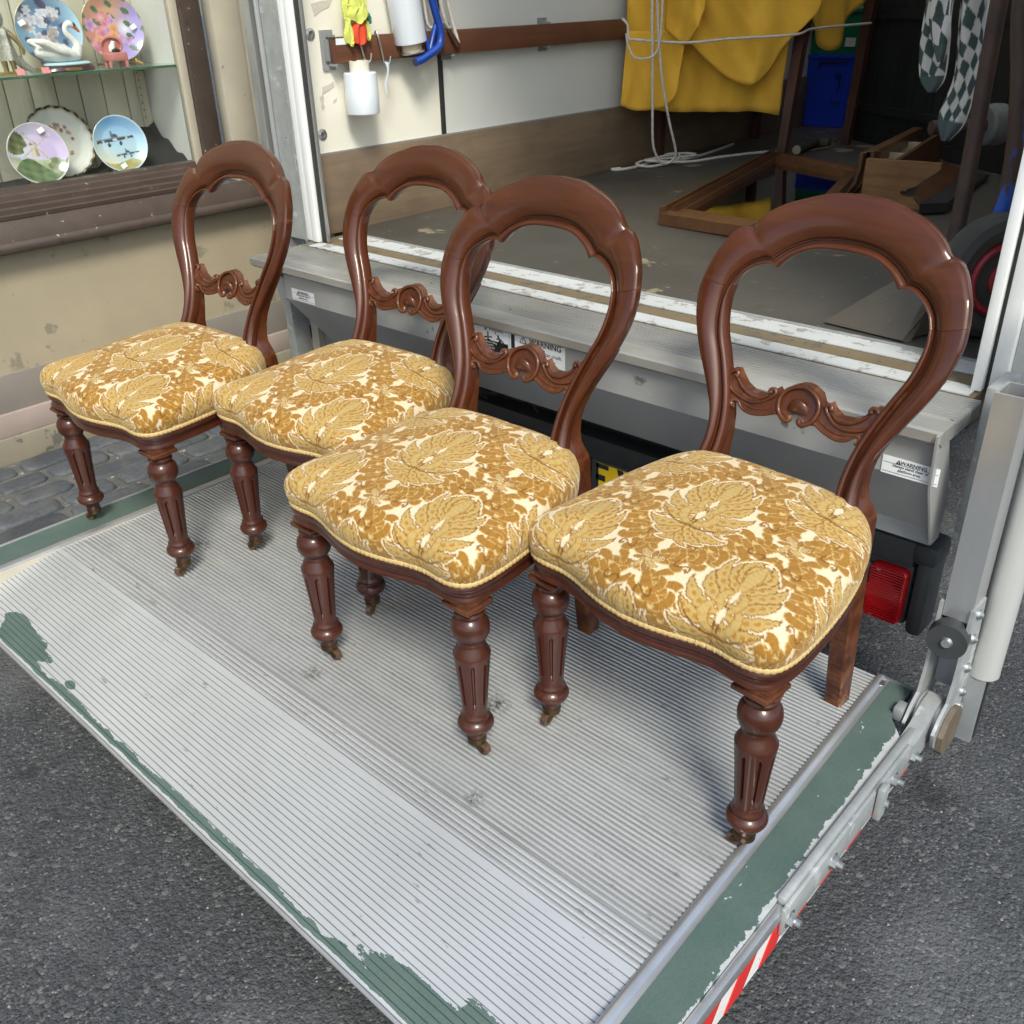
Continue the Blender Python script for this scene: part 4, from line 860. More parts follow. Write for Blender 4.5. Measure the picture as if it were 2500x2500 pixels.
    # node rosettes
    for nx,ny in ((P/2,0),):
        for k in range(7):
            a=k*2*math.pi/7+.3
            stroke([(nx,ny),(nx+.01*math.cos(a),ny+.01*math.sin(a)),(nx+.021*math.cos(a+.3),ny+.021*math.sin(a+.3))],[.004,.0065,.004],amber if k%2 else pale,edge=dark,ew=.001,halo=cream)
        stroke([(nx-.003,ny),(nx+.003,ny)],[.005,.005],lite,edge=dark,ew=.001)
    rs[0]=.85
    # ---- small S curls on the ground
    for sx in (-1,1):
        for (bx,by,m) in [(.098,.016,1),(.03,-.098,-1),(.03,.104,1)]:
            x=sx*bx
            stroke([(x-sx*.011,by-.007*m),(x-sx*.02,by+.006*m),(x-sx*.004,by+.015*m),(x,by),(x+sx*.004,by-.015*m),(x+sx*.02,by-.006*m),(x+sx*.011,by+.007*m)],[.0022,.0016,.0022],dark,ht=.5,n=34)
            stroke([(x-sx*.008,by-.003*m),(x-sx*.008,by-.0035*m)],[.0036,.0036],amber,ht=.5,n=3)
            stroke([(x+sx*.008,by+.003*m),(x+sx*.008,by+.0035*m)],[.0036,.0036],amber,ht=.5,n=3)
    rs[0]=1.0
    # ---- medallion palmette, centre (0,0), base towards -y
    fr=[(-.062,-100,.030,.0085),(-.058,-72,.040,.009),(-.052,-48,.050,.010),(-.044,-26,.058,.0105),(-.032,-6,.064,.011),(-.020,12,.066,.0115),(-.006,28,.066,.0115),(.008,44,.064,.0115),(.020,58,.060,.011),(.03,72,.054,.0105),(.04,84,.046,.010)]
    stroke([(0,-.075),(0,.07)],[.018,.03],cream,ht=.05)
    for ps,(i,(y0,a,L,r)) in [(0,e) for e in enumerate(fr)]+[(1,e) for e in enumerate(fr)]:
        for sx in (-1,1):
            q=1 if ps==0 else 1;LM=.98 if i%2 else .86;r_=r*.86
            a0=math.radians(a);a1=math.radians(a-38);a2=math.radians(a+30)
            p0=(0,y0);p1=(sx*L*LM*.45*math.cos(a1),y0+L*LM*.45*math.sin(a1));p2=(sx*L*LM*.95*math.cos(a0-.15),y0+L*LM*.95*math.sin(a0-.15));p3=(sx*L*LM*1.16*math.cos(a0+.06),y0+L*LM*1.16*math.sin(a0+.06));p4=(sx*L*LM*1.28*math.cos(a0+.24),y0+L*LM*1.28*math.sin(a0+.24))
            if ps==0: stroke([p0,p1,p2,p3,p4],[r*.4+.0032,r*.75+.0032,r*.95+.0032,r*.48+.0032,r*.10+.0032],cream,ht=.05);continue
            stroke([p0,p1,p2,p3,p4],[r*.4,r*.75,r*.9,r*.48,r*.10],pale,edge=amber,ew=.0019,hatch=0,halo=None,ser=.26,under=dark,vein=True)
    stroke([(0,.03),(0,.06),(0,.088)],[.009,.0125,.004],pale,edge=amber,ew=.0017,hatch=40)
    # inner calyx with curls
    for sx in (-1,1):
        stroke([(0,-.05),(sx*.018,-.052),(sx*.034,-.034),(sx*.03,-.01),(sx*.014,-.012)],[.004,.007,.009,.007,.004],pale,edge=amber,ew=.0016,hatch=30)
        stroke([(0,-.02),(sx*.012,-.016),(sx*.024,.004),(sx*.016,.02),(sx*.006,.014)],[.003,.006,.0075,.006,.003],pale,edge=amber,ew=.0015,hatch=30)
        stroke([(0,-.056),(sx*.024,-.062),(sx*.05,-.05),(sx*.074,-.022)],[.0022,.002,.0018,.001],dark,ht=.7)
        stroke([(sx*.002,-.05),(sx*.006,-.03),(sx*.002,.0)],[.0018,.0016,.001],dark,ht=.7)
    stroke([(0,-.034),(0,-.022),(0,-.016)],[.0035,.006,.003],cream,ht=.2)
    stroke([(0,.0),(0,.012),(0,.022)],[.002,.0045,.002],cream,ht=.2)
    return col,hg
DCOL, DHGT = damask(.30, .31, 320)
def bv(u, z): return .3266+.4575*(z-.444)-.19*(z-.444)**2-.5685*u*u
# half contours of the balloon back (u, z), from the top centre down to the seat
OA = [(0, .906), (.05, .902), (.09, .891), (.124, .879), (.152, .862), (.166, .847), (.1735, .8405)]
OB = [(.1735, .8405), (.190, .8365), (.201, .827), (.21, .814), (.225, .785), (.233, .755)]
OC = [(.233, .755), (.2355, .727), (.2305, .694), (.2185, .66), (.204, .63), (.185, .597), (.168, .567), (.156, .543), (.1495, .518), (.1482, .497), (.1500, .480), (.1545, .463), (.161, .445), (.167, .42)]
IA = [(0, .821), (.04, .819), (.064, .813), (.087, .801), (.099, .79), (.106, .7815)]
IB = [(.106, .7815), (.118, .786), (.134, .783), (.152, .774), (.168, .760), (.177, .742)]
IC = [(.177, .742), (.1785, .718), (.1745, .69), (.166, .662), (.152, .632), (.139, .602), (.127, .57), (.1195, .543), (.1155, .519), (.114, .495), (.115, .474), (.117, .45), (.119, .42)]
NA, NB, NC = 34, 20, 60
def seg3(A, B, C): return np.vstack([catmull(A, NA), catmull(B, NB)[1:], catmull(C, NC)[1:]])
Oc, Ic = seg3(OA, OB, OC), seg3(IA, IB, IC)
def smooth_c(c, k=9, it=3):
    full = np.vstack([c[::-1]*[-1, 1], c[1:]])
    for _ in range(it):
        pad = np.vstack([np.repeat(full[:1], k, 0), full, np.repeat(full[-1:], k, 0)])
        full = np.array([pad[i:i+2*k+1].mean(0) for i in range(len(full))])
    out = full[len(c)-1:].copy(); out[0, 0] = 0; return out
Os, Is = smooth_c(Oc), smooth_c(Ic)
wgt = np.ones(len(Oc)); iS = NA+NB-2
for i in range(len(Oc)): wgt[i] = 1 if i <= iS else max(0, 1-(i-iS)/14)
Os = Oc+(Os-Oc)*wgt[:, None]; Is = Ic+(Is-Ic)*wgt[:, None]
DIN = [0, .0012, .003, .0055, .0080, .0105, .0125, .0135, .0150, .0168, .0182]
XX = [.05, .13, .22, .32, .42, .52, .62, .72, .81, .88, .94, .98, 1.]
def ring_at(i):
    w = np.linalg.norm(Oc[i]-Ic[i]); pts = []
    def P(t):
        p = Is[i]*(1-t)+Os[i]*t          # t: 0 inner .. 1 outer
        return p+(Oc[i]-Os[i])*math.exp(-(1-t)/.30)+(Ic[i]-Is[i])*math.exp(-t/.30)
    sw = .0115+.05*max(0, w-.05)
    for d in DIN:
        if d < .0125: h = .0078*math.sqrt(max(0, 1-((d-.00625)/.00625)**2))
        else: h = -.0048 if d < .0165 else -.0008
        pts.append((P(d/w), h))
    for x in XX:
        t = (.0182+(w-.0182)*x)/w; h = sw*math.sin(PI*min(1, .10+.80*x**.92))-sw*math.sin(PI*.10)+.0012 if x < 1 else sw*.12
        if x >= .98: h -= .0025
        h -= .0055*math.exp(-((i-(NA-1))/1.3)**2)*max(0, (t-.35)/.65)
        pts.append((P(t), h))
    ring = [(p[0], bv(p[0], p[1])-h, p[1]) for p, h in pts]
    for t, dv in ((1.0, .004), (.99, .014), (.94, .0215), (.7, .024), (.35, .024), (.08, .0215), (.015, .016), (0, .006)):
        p = P(t); ring.append((p[0], bv(p[0], p[1])+dv, p[1]))
    return ring
RINGS = [ring_at(i) for i in range(len(Oc))]
mir = lambda r: [(-a, b, c) for a, b, c in r]
crest = MB(); crest.loft([mir(r) for r in RINGS[:iS+1][::-1]]+RINGS[1:iS+1])
crest_me = crest.mesh('crest_rail', 42); crest_me.materials.append(MAHOG_C)
def gapshift(r, d): return [(a, b, c-d) for a, b, c in r]
def post_mesh(s):
    mb = MB(); rs = [gapshift(RINGS[iS], .0007)]+RINGS[iS+1:]
    mb.loft([[(s*a, b, c) for a, b, c in r] for r in rs])
    def sec(z, u0, u1, v0, v1, c=.003, fr=0.): return [(s*u, v, z) for u, v in ((u0+c, v0), (u1-c-fr, v0), (u1-fr, v0+c), (u1, v1-c), (u1-c, v1), (u0+c, v1), (u0, v1-c), (u0, v0+c))]
    L = []
    zo, zi = np.array(OC)[::-1], np.array(IC)[::-1]
    for z, dv1 in ((.645, .0215), (.62, .024), (.59, .027), (.56, .031), (.53, .036), (.505, .041), (.485, .046), (.465, .053)):
        u1 = np.interp(z, zo[:, 1], zo[:, 0])-.0015; u0 = np.interp(z, zi[:, 1], zi[:, 0])+.002; b0 = bv((u0+u1)/2, z); L.append(sec(z, u0, u1, b0+.006, b0+dv1, .003, .001))
    L += [sec(.442, .119, .1685, .322, .380, .003, .006), sec(.428, .121, .1695, .326, .384, .003, .006), sec(.33, .125, .164, .348, .398, .003, .002), sec(.20, .124, .160, .374, .418), sec(.0, .119, .152, .408, .447)]
    mb.loft(L); me = mb.mesh('back_post', 42); me.materials.append(MAHOG); return me
POSTS = {s: post_mesh(s) for s in (-1, 1)}
# carved cross splat -----------------------------------------------------------
SPL = [(-.146, .600), (-.141, .608), (-.130, .609), (-.122, .600), (-.110, .588), (-.094, .580), (-.074, .578), (-.060, .585), (-.050, .594), (-.043, .588), (-.037, .590), (-.028, .602), (-.012, .609), (0, .611)]
SPB = [(0, .564), (-.014, .560), (-.02, .552), (-.032, .554), (-.04, .556), (-.06, .549), (-.08, .545), (-.098, .549), (-.110, .559), (-.122, .562), (-.130, .560), (-.142, .575)]
outl = SPL+[(-a, z) for a, z in SPL[::-1][1:]]+[(-a, z) for a, z in SPB[::-1]]+SPB[1:]
spm = MB(); n = len(outl); f_, b_ = [(u, bv(u, z)+.006, z) for u, z in outl], [(u, bv(u, z)+.024, z) for u, z in outl]
spm.add(f_+b_, [tuple(range(n)), tuple(range(2*n-1, n-1, -1))]+[(i, i+n, (i+1) % n+n, (i+1) % n) for i in range(n)])
def strk(path, r, dv=.005, k=40):
    p = catmull(path, k); rr = .86*np.interp(np.linspace(0, 1, k), np.linspace(0, 1, len(r)), r) if hasattr(r, '__len__') else r
    for s in (1, -1): spm.tube([(s*u, bv(u, z)+dv, z) for u, z in p], rr, 8)
strk([(-.127, .600), (-.1245, .604), (-.1285, .6085), (-.1365, .6065), (-.1415, .598), (-.138, .587), (-.126, .576), (-.106, .568), (-.086, .565), (-.068, .5695), (-.055, .5785), (-.048, .587), (-.051, .593), (-.057, .591), (-.0575, .587)], [.006, .005, .004, .0035, .0036, .0038, .0038, .0038, .0036, .0034, .0034, .0034, .004, .005, .006], .004, 70)
strk([(-.124, .596), (-.112, .585), (-.094, .576), (-.074, .574), (-.061, .581)], [.003, .005, .0055, .005, .003], .006)
strk([(-.117, .553), (-.121, .5525), (-.1235, .558), (-.1175, .562), (-.110, .560), (-.1, .551), (-.082, .5465), (-.059, .550), (-.036, .559)], [.006, .005, .0034, .0032, .0032, .0032, .0032, .0034, .0034], .005, 50)
strk([(-.125, .570), (-.1, .5585), (-.075, .555), (-.048, .562), (-.037, .570)], [.002, .0042, .005, .0045, .003], .008)
strk([(-.0105, .560), (-.009, .5555), (-.015, .552), (-.025, .556), (-.0345, .567), (-.0365, .584), (-.028, .598), (-.0125, .606), (0, .6085)], [.0062, .0058, .005, .0045, .0044, .0044, .0044, .0042, .0042], .002, 50)
dm = []
for i in range(9):
    ph = PI/2*i/8
    dm.append([(.0215*math.cos(PI*k/16)*math.cos(ph), bv(0, .575)+.006-.010*math.sin(ph), .565+.0245*math.sin(PI*k/16)*math.cos(ph)+.006*math.sin(ph)) for k in range(17)]+[(.0215*math.cos(ph)*(1-2*q/8)*-1*-1*-1 if False else -.0215*math.cos(ph)*(1-2*q/8), bv(0, .575)+.006-.010*math.sin(ph), .565+.002*math.sin(PI*q/8)+.006*math.sin(ph)) for q in range(1, 8)])
spm.loft(dm)
spl_me = spm.mesh('carved_splat', 50); spl_me.materials.append(MAHOG)
# seat outline --------------------------------------------------------------------
SO = [(0, .366), (.06, .366), (.11, .361), (.15, .348), (.176, .325), (.195, .293), (.209, .25), (.223, .19), (.233, .13), (.239, .075), (.2412, .035), (.2385, .002), (.230, -.017), (.213, -.0275), (.19, -.0305), (.15, -.028), (.115, -.033), (.08, -.043), (.04, -.052), (0, -.056)]
half = catmull(SO, 400); full = np.vstack([half, (half[::-1]*[-1, 1])[1:-1]])
def resample(c, n):
    cc = np.vstack([c, c[:1]]); L = np.r_[0, np.cumsum(np.linalg.norm(np.diff(cc, axis=0), axis=1))]; s = np.linspace(0, L[-1], n, endpoint=False)
    return np.c_[np.interp(s, L, cc[:, 0]), np.interp(s, L, cc[:, 1])]
def normals(c):
    d = np.roll(c, -3, 0)-np.roll(c, 3, 0); nn = np.c_[-d[:, 1], d[:, 0]]; nn /= np.linalg.norm(nn, axis=1)[:, None]
    return nn if ((c-c.mean(0))*nn).sum() > 0 else -nn
def swept(prof, n=260):
    c = resample(full, n); nn = normals(c); mb = MB(); rings = [[(c[i, 0]+nn[i, 0]*d, c[i, 1]+nn[i, 1]*d, z) for d, z in prof] for i in range(n)]
    m = len(prof); vs = [p for r in rings for p in r]
    return mb.add(vs, [(i*m+j, i*m+(j+1) % m, ((i+1) % n)*m+(j+1) % m, ((i+1) % n)*m+j) for i in range(n) for j in range(m)])
railp = [(-.02, .371), (-.004, .371), (.0015, .3695), (.0035, .366), (.0038, .361), (.0015, .3575), (-.0005, .3555), (-.002, .350), (-.001, .345), (.001, .342), (.001, .3385), (-.001, .3365), (-.02, .336)]
rl = swept(railp)
for s in (-1, 1):       # square capped blocks over the front legs
    for h, z0, z1 in ((.0275, .326, .3365), (.031, .3175, .3265)): rl.box(s*.2075-h, s*.2075+h, .005-h, .005+h, z0, z1, .002)
rail_me = rl.mesh('seat_rail', 40); rail_me.materials.append(MAHOG_D)
n_ = 520; c_ = resample(full, n_); nn_ = normals(c_); gm = MB(); vs = []
for i in range(n_):
    wob = .0007*math.sin(i*1.9)+.0005*math.sin(i*3.1+1)
    for k in range(8):
        a = 2*PI*k/8; vs.append((c_[i, 0]+nn_[i, 0]*(.0022+(.0042+wob)*math.cos(a)), c_[i, 1]+nn_[i, 1]*(.0022+(.0042+wob)*math.cos(a)), .3755+(.0058+wob)*math.sin(a)))
gm.add(vs, [(i*8+k, i*8+(k+1) % 8, ((i+1) % n_)*8+(k+1) % 8, ((i+1) % n_)*8+k) for i in range(n_) for k in range(8)])
gimp_me = gm.mesh('gimp_braid', 60); gimp_me.materials.append(GIMP)
# cushion with the damask woven in as raised pile ----------------------------------
def cushion():
    n = 860; c = resample(full, n); nn = normals(c)
    for _ in range(30): nn = (nn+np.roll(nn, 1, 0)+np.roll(nn, -1, 0))/3
    nn /= np.linalg.norm(nn, axis=1)[:, None]
    pr = catmull([(-.001, .372), (.0035, .380), (.008, .391), (.0095, .403), (.0075, .415), (.0005, .4265), (-.012, .4355), (-.030, .4425)], 46)
    C = np.array([0., .150]); d1, z1 = pr[-1]; E = c+nn*d1
    s = np.r_[0, np.cumsum(np.linalg.norm(np.diff(pr, axis=0), axis=1))]; s = s[-1]-s     # arc length from the crown edge outward
    V, PAT = [], []
    for (d, z), a in zip(pr, s): V.append(np.c_[c+nn*d, np.full(n, z)]); PAT.append(E+nn*a)
    K = 112
    for k in range(1, K+1):
        q = 1-k/K; p = C+(E-C)*q; V.append(np.c_[p, np.full(n, z1+.0235*(1-q**2.1))]); PAT.append(p)
    V, PAT = np.vstack(V), np.vstack(PAT); m = len(V)//n
    tl_ = np.clip((V[:, 1]-.06)/.26, 0, 1); V[:, 2] += .030*tl_**1.2*np.clip((V[:, 2]-.374)/.066, 0, 1.1)
    H, W = DHGT.shape; u = ((PAT[:, 0])/.30 % 1.)*W; v = ((PAT[:, 1]-.153)/.31 % 1.)*H
    i0, j0 = np.floor(u).astype(int) % W, np.floor(v).astype(int) % H; i1, j1 = (i0+1) % W, (j0+1) % H; fu, fv = (u % 1)[:, None], (v % 1)[:, None]
    bl = lambda A: A[j0, i0]*(1-fu)*(1-fv)+A[j0, i1]*fu*(1-fv)+A[j1, i0]*(1-fu)*fv+A[j1, i1]*fu*fv
    col = bl(DCOL); hg = bl(DHGT[:, :, None])[:, 0]
    V3 = V.reshape(m, n, 3); du = np.roll(V3, -1, 1)-np.roll(V3, 1, 1); dv = np.gradient(V3, axis=0); N = np.cross(du, dv).reshape(-1, 3)
    N /= np.linalg.norm(N, axis=1)[:, None]+1e-9; N[N[:, 2] < -.6] *= -1
    sgn = np.sign((N[:, :2]*(V[:, :2]-C)).sum(1)+N[:, 2]*.2); N *= sgn[:, None]; V = V+N*(hg*.0014)[:, None]
    i, k = np.meshgrid(np.arange(m-1), np.arange(n), indexing='ij'); a = (i*n+k).ravel(); b = (i*n+(k+1) % n).ravel()
    F = np.c_[a, b, b+n, a+n]
    me = bpy.data.meshes.new('seat_cushion'); me.vertices.add(len(V)); me.vertices.foreach_set('co', V.ravel()); me.loops.add(F.size); me.loops.foreach_set('vertex_index', F.ravel().astype(np.int32))
    me.polygons.add(len(F)); me.polygons.foreach_set('loop_start', np.arange(0, F.size, 4).astype(np.int32)); me.update(calc_edges=True)
    at = me.color_attributes.new('Col', 'FLOAT_COLOR', 'POINT'); at.data.foreach_set('color', np.c_[col, np.ones(len(col))].ravel().astype(np.float32))
    me.polygons.foreach_set('use_smooth', [True]*len(me.polygons)); me.materials.append(DAMASK); return me
cush_me = cushion()
# turned, fluted front leg -----------------------------------------------------------
LP = [(.0, .0335), (.0157, .0335), (.0162, .040), (.0178, .0495), (.020, .054), (.0215, .056), (.0295, .0595), (.0325, .0655), (.0328, .071), (.030, .077), (.0245, .081), (.0242, .0835), (.0262, .0865), (.0255, .090), (.0225, .094), (.0222, .099), (.0245, .13), (.0272, .165), (.030, .195), (.0325, .2205), (.0322, .224), (.0275, .231), (.0262, .237), (.0235, .241), (.0225, .2475), (.0245, .2525), (.0300, .259), (.0328, .267), (.0335, .277), (.0318, .287), (.0275, .294), (.0232, .298), (.0230, .301), (.0262, .304), (.0262, .307), (.0232, .3095), (.025, .314), (.029, .318), (.0, .318)]
prof = []
for (r0, z0), (r1_, z1) in zip(LP[:-1], LP[1:]):
    nst = 8 if .094 <= z0 < .2205 else 1
    for q in range(nst): prof.append((r0+(r1_-r0)*q/nst, z0+(z1-z0)*q/nst))
prof.append(LP[-1])
def flute(a, z):
    e = min(max((z-.112)/.006, 0), 1)*min(max((.210-z)/.006, 0), 1)
    x = ((a+PI/8) % (PI/4))-PI/8; wd = .10; oc = .0012*(1-math.cos(4*(a)*2))*(1 if .10 < z < .221 else 0)*.5
    return -.0062*e*max(0, 1-(x/wd)**6) if abs(x) < wd else 0
lg = MB().lathe(prof, 112, None, flute); leg_me = lg.mesh('front_leg', 40); leg_me.materials.append(MAHOG_D)
cf = MB().lathe([(.0, .022), (.0150, .022), (.0172, .0245), (.0168, .029), (.0176, .0315), (.0172, .037), (.0, .037)], 24)
for s in (-1, 1): cf.loft([[(x, s*.0078+dy, z) for dy in (-.0016, .0016)] for x, z in ((-.008, .0245), (.004, .022), (.014, .016), (.019, .0115))], closed=False, cap=False)
for s in (-1, 1): cf.prism([(-.010, .026), (.006, .026), (.017, .019), (.021, .012), (.018, .0085), (.012, .011), (.004, .017), (-.008, .020)], s*.0078-.0014, s*.0078+.0014, 'y')
fork_me = cf.mesh('castor_fork', 40); fork_me.materials.append(BRASS)
wh = MB().loft([[(.0155+r*math.cos(2*PI*k/22), y, .0122+r*math.sin(2*PI*k/22)) for k in range(22)] for y, r in ((-.0062, .0095), (-.0055, .0118), (-.002, .0122), (.002, .0122), (.0055, .0118), (.0062, .0095))])
wheel_me = wh.mesh('castor_wheel', 40); wheel_me.materials.append(CASTOR)
def make_chair(label, x, y, rot, cast, first=None):
    t = thing('balloon_back_chair', label, 'chair', (x, y, 0), 'four matching balloon back chairs on the tail lift', True); t.rotation_euler = (0, 0, rot)
    link('crest_rail', crest_me, None, t)
    for s in (-1, 1): link('back_post', POSTS[s], None, t)
    link('carved_splat', spl_me, None, t); link('seat_rail', rail_me, None, t); link('gimp_braid', gimp_me, None, t); link('seat_cushion', cush_me, None, t)
    for s, a in zip((-1, 1), cast):
        l = link('front_leg', leg_me, None, t); l.location = (s*.2125, .004, 0)
        for nme, me in (('castor_fork', fork_me), ('castor_wheel', wheel_me)):
            o = link(nme, me, None, l); o.rotation_euler = (0, 0, a)
    return t
make_chair('balloon back chair with gold damask seat farthest left, beside the shop window', -2.1063, .8518, .0361, (3.6, -1.6))
make_chair('second gold damask balloon back chair from the shop window, set back from its neighbours', -1.6366, 1.0412, .039, (3.4, -1.2))
make_chair('gold damask balloon back chair standing forward in the middle, hiding its left neighbour', -1.1512, .8826, .0049, (.2, .1))
make_chair('rightmost gold damask balloon back chair, its front leg against the green strip', -.677, 1.0177, -.069, (-1.5, 3.3))

# ------------------------------------------------------------------ goods in the van
# blanket over a tall table ---------------------------------------------------------
A0 = np.array([-2.47, 3.36]); D0 = np.array([.737, .676]); N0 = np.array([-.676, .737])     # along the front of the drape, and into the van
def onp(a, z, off=0.): return (A0[0]+D0[0]*a+N0[0]*off, A0[1]+D0[1]*a+N0[1]*off, z)
def drape(bottom, ztop, off, amp, fq, ph, nu=70, nv=40, lean=0., flat=.3):
    bp = np.array(bottom); L = np.r_[0, np.cumsum(np.linalg.norm(np.diff(bp, axis=0), axis=1))]; L /= L[-1]; cb = catmull(bottom, nu+1)
    def fn(s, t):
        a, z0 = cb[int(round(s*nu))]; z = z0+(ztop-z0)*t; k = (1-t)**flat
        return onp(a+lean*t, z, off-amp*1.5*(1-abs(math.sin(a*fq*.5+ph+z*2.2+.4*math.sin(z*11)))**.8*1.6+.35*math.sin(a*fq*2.3+ph*2-z*6))*k-.012*math.sin(z*9+a*7)-.004*math.sin(a*60+z*40))
    mb = MB().grid(fn, nu, nv); return mb
def solid(o, th):
    md = o.modifiers.new('thickness', 'SOLIDIFY'); md.thickness = th; md.offset = 0; return o
bl_ = thing('blanket', 'yellow ochre wool blanket hanging over the dark table and tied with rope', 'blanket', (-2.2, 3.6, 1.0))
solid(part(drape([(.0, 1.03), (.12, 1.0), (.20, 1.03), (.26, 1.005), (.32, .952), (.407, .887), (.473, .859), (.53, .866), (.576, .911), (.613, .979), (.658, 1.028), (.702, 1.071), (.735, 1.109), (.745, 1.16)], 1.42, -.03, .018, 16, .4), 'front_fall', BLANK, bl_, 60), .006)
solid(part(drape([(-.02, .800), (.035, .778), (.115, .777), (.165, .79), (.197, .825), (.213, .90)], 1.06, -.055, .012, 22, 1.2, 40, 24, .02, .5), 'side_flap', BLANK, bl_, 60), .006)
solid(part(drape([(.150, 1.062), (.189, 1.030), (.225, 1.010), (.246, 1.025), (.29, 1.13)], 1.42, -.085, .02, 30, .2, 40, 24), 'fold', BLANK, bl_, 60), .006)
solid(part(drape([(.08, .775), (.20, .758), (.334, .752), (.45, .75), (.56, .745), (.655, .728)], 1.40, .05, .012, 24, 2.1, 60, 24), 'inner_fall', BLANK, bl_, 60), .006)
def bf(s, t):
    b = catmull([(.08, 1.11), (.105, 1.085), (.20, 1.0), (.26, .968), (.322, .955), (.40, .972), (.45, 1.05), (.52, 1.10), (.58, 1.13)], 41)[int(round(s*40))]
    return (-1.985+.012*math.sin(s*14), 3.82+b[0], b[1]+(1.42-b[1])*t)
solid(part(MB().grid(bf, 40, 16), 'back_fall', BLANK, bl_, 60), .006)
tbl = thing('table', 'dark wooden table with square tapering legs under the yellow blanket', 'table', (-2.2, 4.0, ZF))
def leg4(x0, y0, x1, y1, w, zt, name='leg'):
    part(MB().loft([[(x0+dx*w*.7, y0+dy*w*.7, ZF) for dx, dy in ((-1, -1), (1, -1), (1, 1), (-1, 1))], [(x1+dx*w, y1+dy*w, zt) for dx, dy in ((-1, -1), (1, -1), (1, 1), (-1, 1))]]), name, TABLEW, tbl)
leg4(-1.985, 3.815, -1.975, 3.90, .024, 1.3); leg4(-1.985, 4.42, -1.965, 4.465, .024, 1.3); leg4(-2.452, 3.60, -2.452, 3.60, .024, 1.3); leg4(-2.44, 4.4, -2.44, 4.4, .024, 1.3)
part(MB().box(-2.47, -1.95, 3.58, 4.5, 1.30, 1.42, .004), 'tabletop', TABLEW, tbl)
bx = thing('storage_box', 'blue plastic storage box with a black 9 written on it, under the table', 'box', (-2.39, 5.06, ZF))
part(MB().prism([(-2.51, ZF+.002), (-2.262, ZF+.002), (-2.235, .885), (-2.53, .885)], 4.96, 5.28, 'y'), 'tub', BLUEBOX, bx)
part(MB().box(-2.54, -2.225, 4.95, 5.29, .872, .888, .003), 'rim', BLUEBOX, bx)
tr = MB().tube(catmull([(-2.43, 4.953, .828), (-2.415, 4.953, .845), (-2.40, 4.953, .85), (-2.27, 4.953, .855)], 16), .003, 6); part(tr, 'moulded_line', INK, bx)
part(MB().tube(catmull([(-2.302, 4.955, .80), (-2.318, 4.955, .808), (-2.326, 4.955, .79), (-2.312, 4.955, .778), (-2.300, 4.955, .80), (-2.302, 4.955, .75), (-2.312, 4.955, .715)], 30), .0028, 6), 'written_nine', INK, bx)
part(MB().tube([(-2.34, 4.957, .668), (-2.285, 4.957, .67)], .0028, 6), 'written_line', INK, bx)
b2 = thing('storage_box', 'dark green plastic storage box with a paper label stacked on the blue box', 'box', (-2.39, 5.06, .89))
part(MB().prism([(-2.52, .889), (-2.245, .889), (-2.23, 1.08), (-2.54, 1.08)], 4.97, 5.28, 'y'), 'tub', GREENBOX, b2)
part(MB().box(-2.545, -2.225, 4.96, 5.29, 1.075, 1.095, .003), 'rim', GREENBOX, b2)
part(MB().box(-2.303, -2.250, 4.966, 4.9685, .925, .965), 'paper_label', PAPER, b2, 0)
# ropes ------------------------------------------------------------------------------
def rope(name, pts, r, label, n=60, m=None):
    pts = [Vector(p) for p in pts]; P = catmull([tuple(p) for p in pts], n); rr = [r*(1+.10*math.sin(i*2.4)) for i in range(n)]
    o = MB().tube(P, rr, 8).build(name, m or ROPEM, None, 60); tag(o, label, 'rope'); return o
rope('rope', [onp(-.025, 1.105, -.10), onp(-.005, 1.085, -.11), onp(.0, 1.04, -.11), onp(.03, 1.033, -.125), onp(.22, 1.018, -.125), onp(.40, 1.026, -.10), onp(.65, 1.032, -.06), (-1.955, 3.92, 1.046), (-1.945, 4.42, 1.047)], .0048, 'red flecked white rope tied level across the front of the yellow blanket', 90)
rope('rope', [onp(.076, 1.42, -.15), onp(.08, 1.164, -.15), onp(.088, 1.0, -.15), onp(.098, .825, -.14), onp(.108, .674, -.12), onp(.125, .615, -.10), onp(.155, .575, -.08), onp(.19, .572, -.05), onp(.212, .60, -.06), onp(.205, .64, -.08), onp(.165, .76, -.12), onp(.125, .93, -.145), onp(.100, 1.164, -.145), onp(.095, 1.42, -.145)], .0050, 'long white rope hanging in a loop down the front of the blanket to the floor', 140)
rope('rope', [onp(.11, 1.42, -.15), onp(.118, 1.16, -.155), onp(.115, 1.04, -.155), onp(.10, .985, -.155), onp(.06, .968, -.15), onp(.02, .975, -.13), onp(.0, 1.01, -.115), onp(-.01, 1.055, -.11)], .0042, 'thin white rope curling off the load rail beside the blanket', 70)
zf = ZF+.006
rope('rope', [(-2.44, 3.31, zf), (-2.455, 3.27, zf), (-2.42, 3.29, zf), (-2.41, 3.42, zf), (-2.42, 3.55, zf+.01), (-2.44, 3.62, zf+.012), (-2.40, 3.66, zf+.02), (-2.33, 3.56, zf+.012), (-2.36, 3.42, zf), (-2.41, 3.38, zf+.01), (-2.43, 3.50, zf+.012), (-2.38, 3.66, zf+.02), (-2.34, 3.72, zf+.01), (-2.38, 3.56, zf+.012), (-2.40, 3.43, zf+.02), (-2.33, 3.50, zf+.01), (-2.29, 3.62, zf), (-2.25, 3.80, zf), (-2.16, 4.02, zf), (-2.09, 4.02, zf), (-2.03, 3.93, zf), (-2.03, 3.88, zf)], .0058, 'white rope lying in a tangled pile on the van floor by the kick board', 200)
rope('rope', [(-2.36, 3.60, zf), (-2.35, 3.75, zf), (-2.37, 3.92, zf), (-2.395, 4.08, zf), (-2.405, 4.14, zf)], .0062, 'loose white rope end pointing to the back of the van floor', 40)
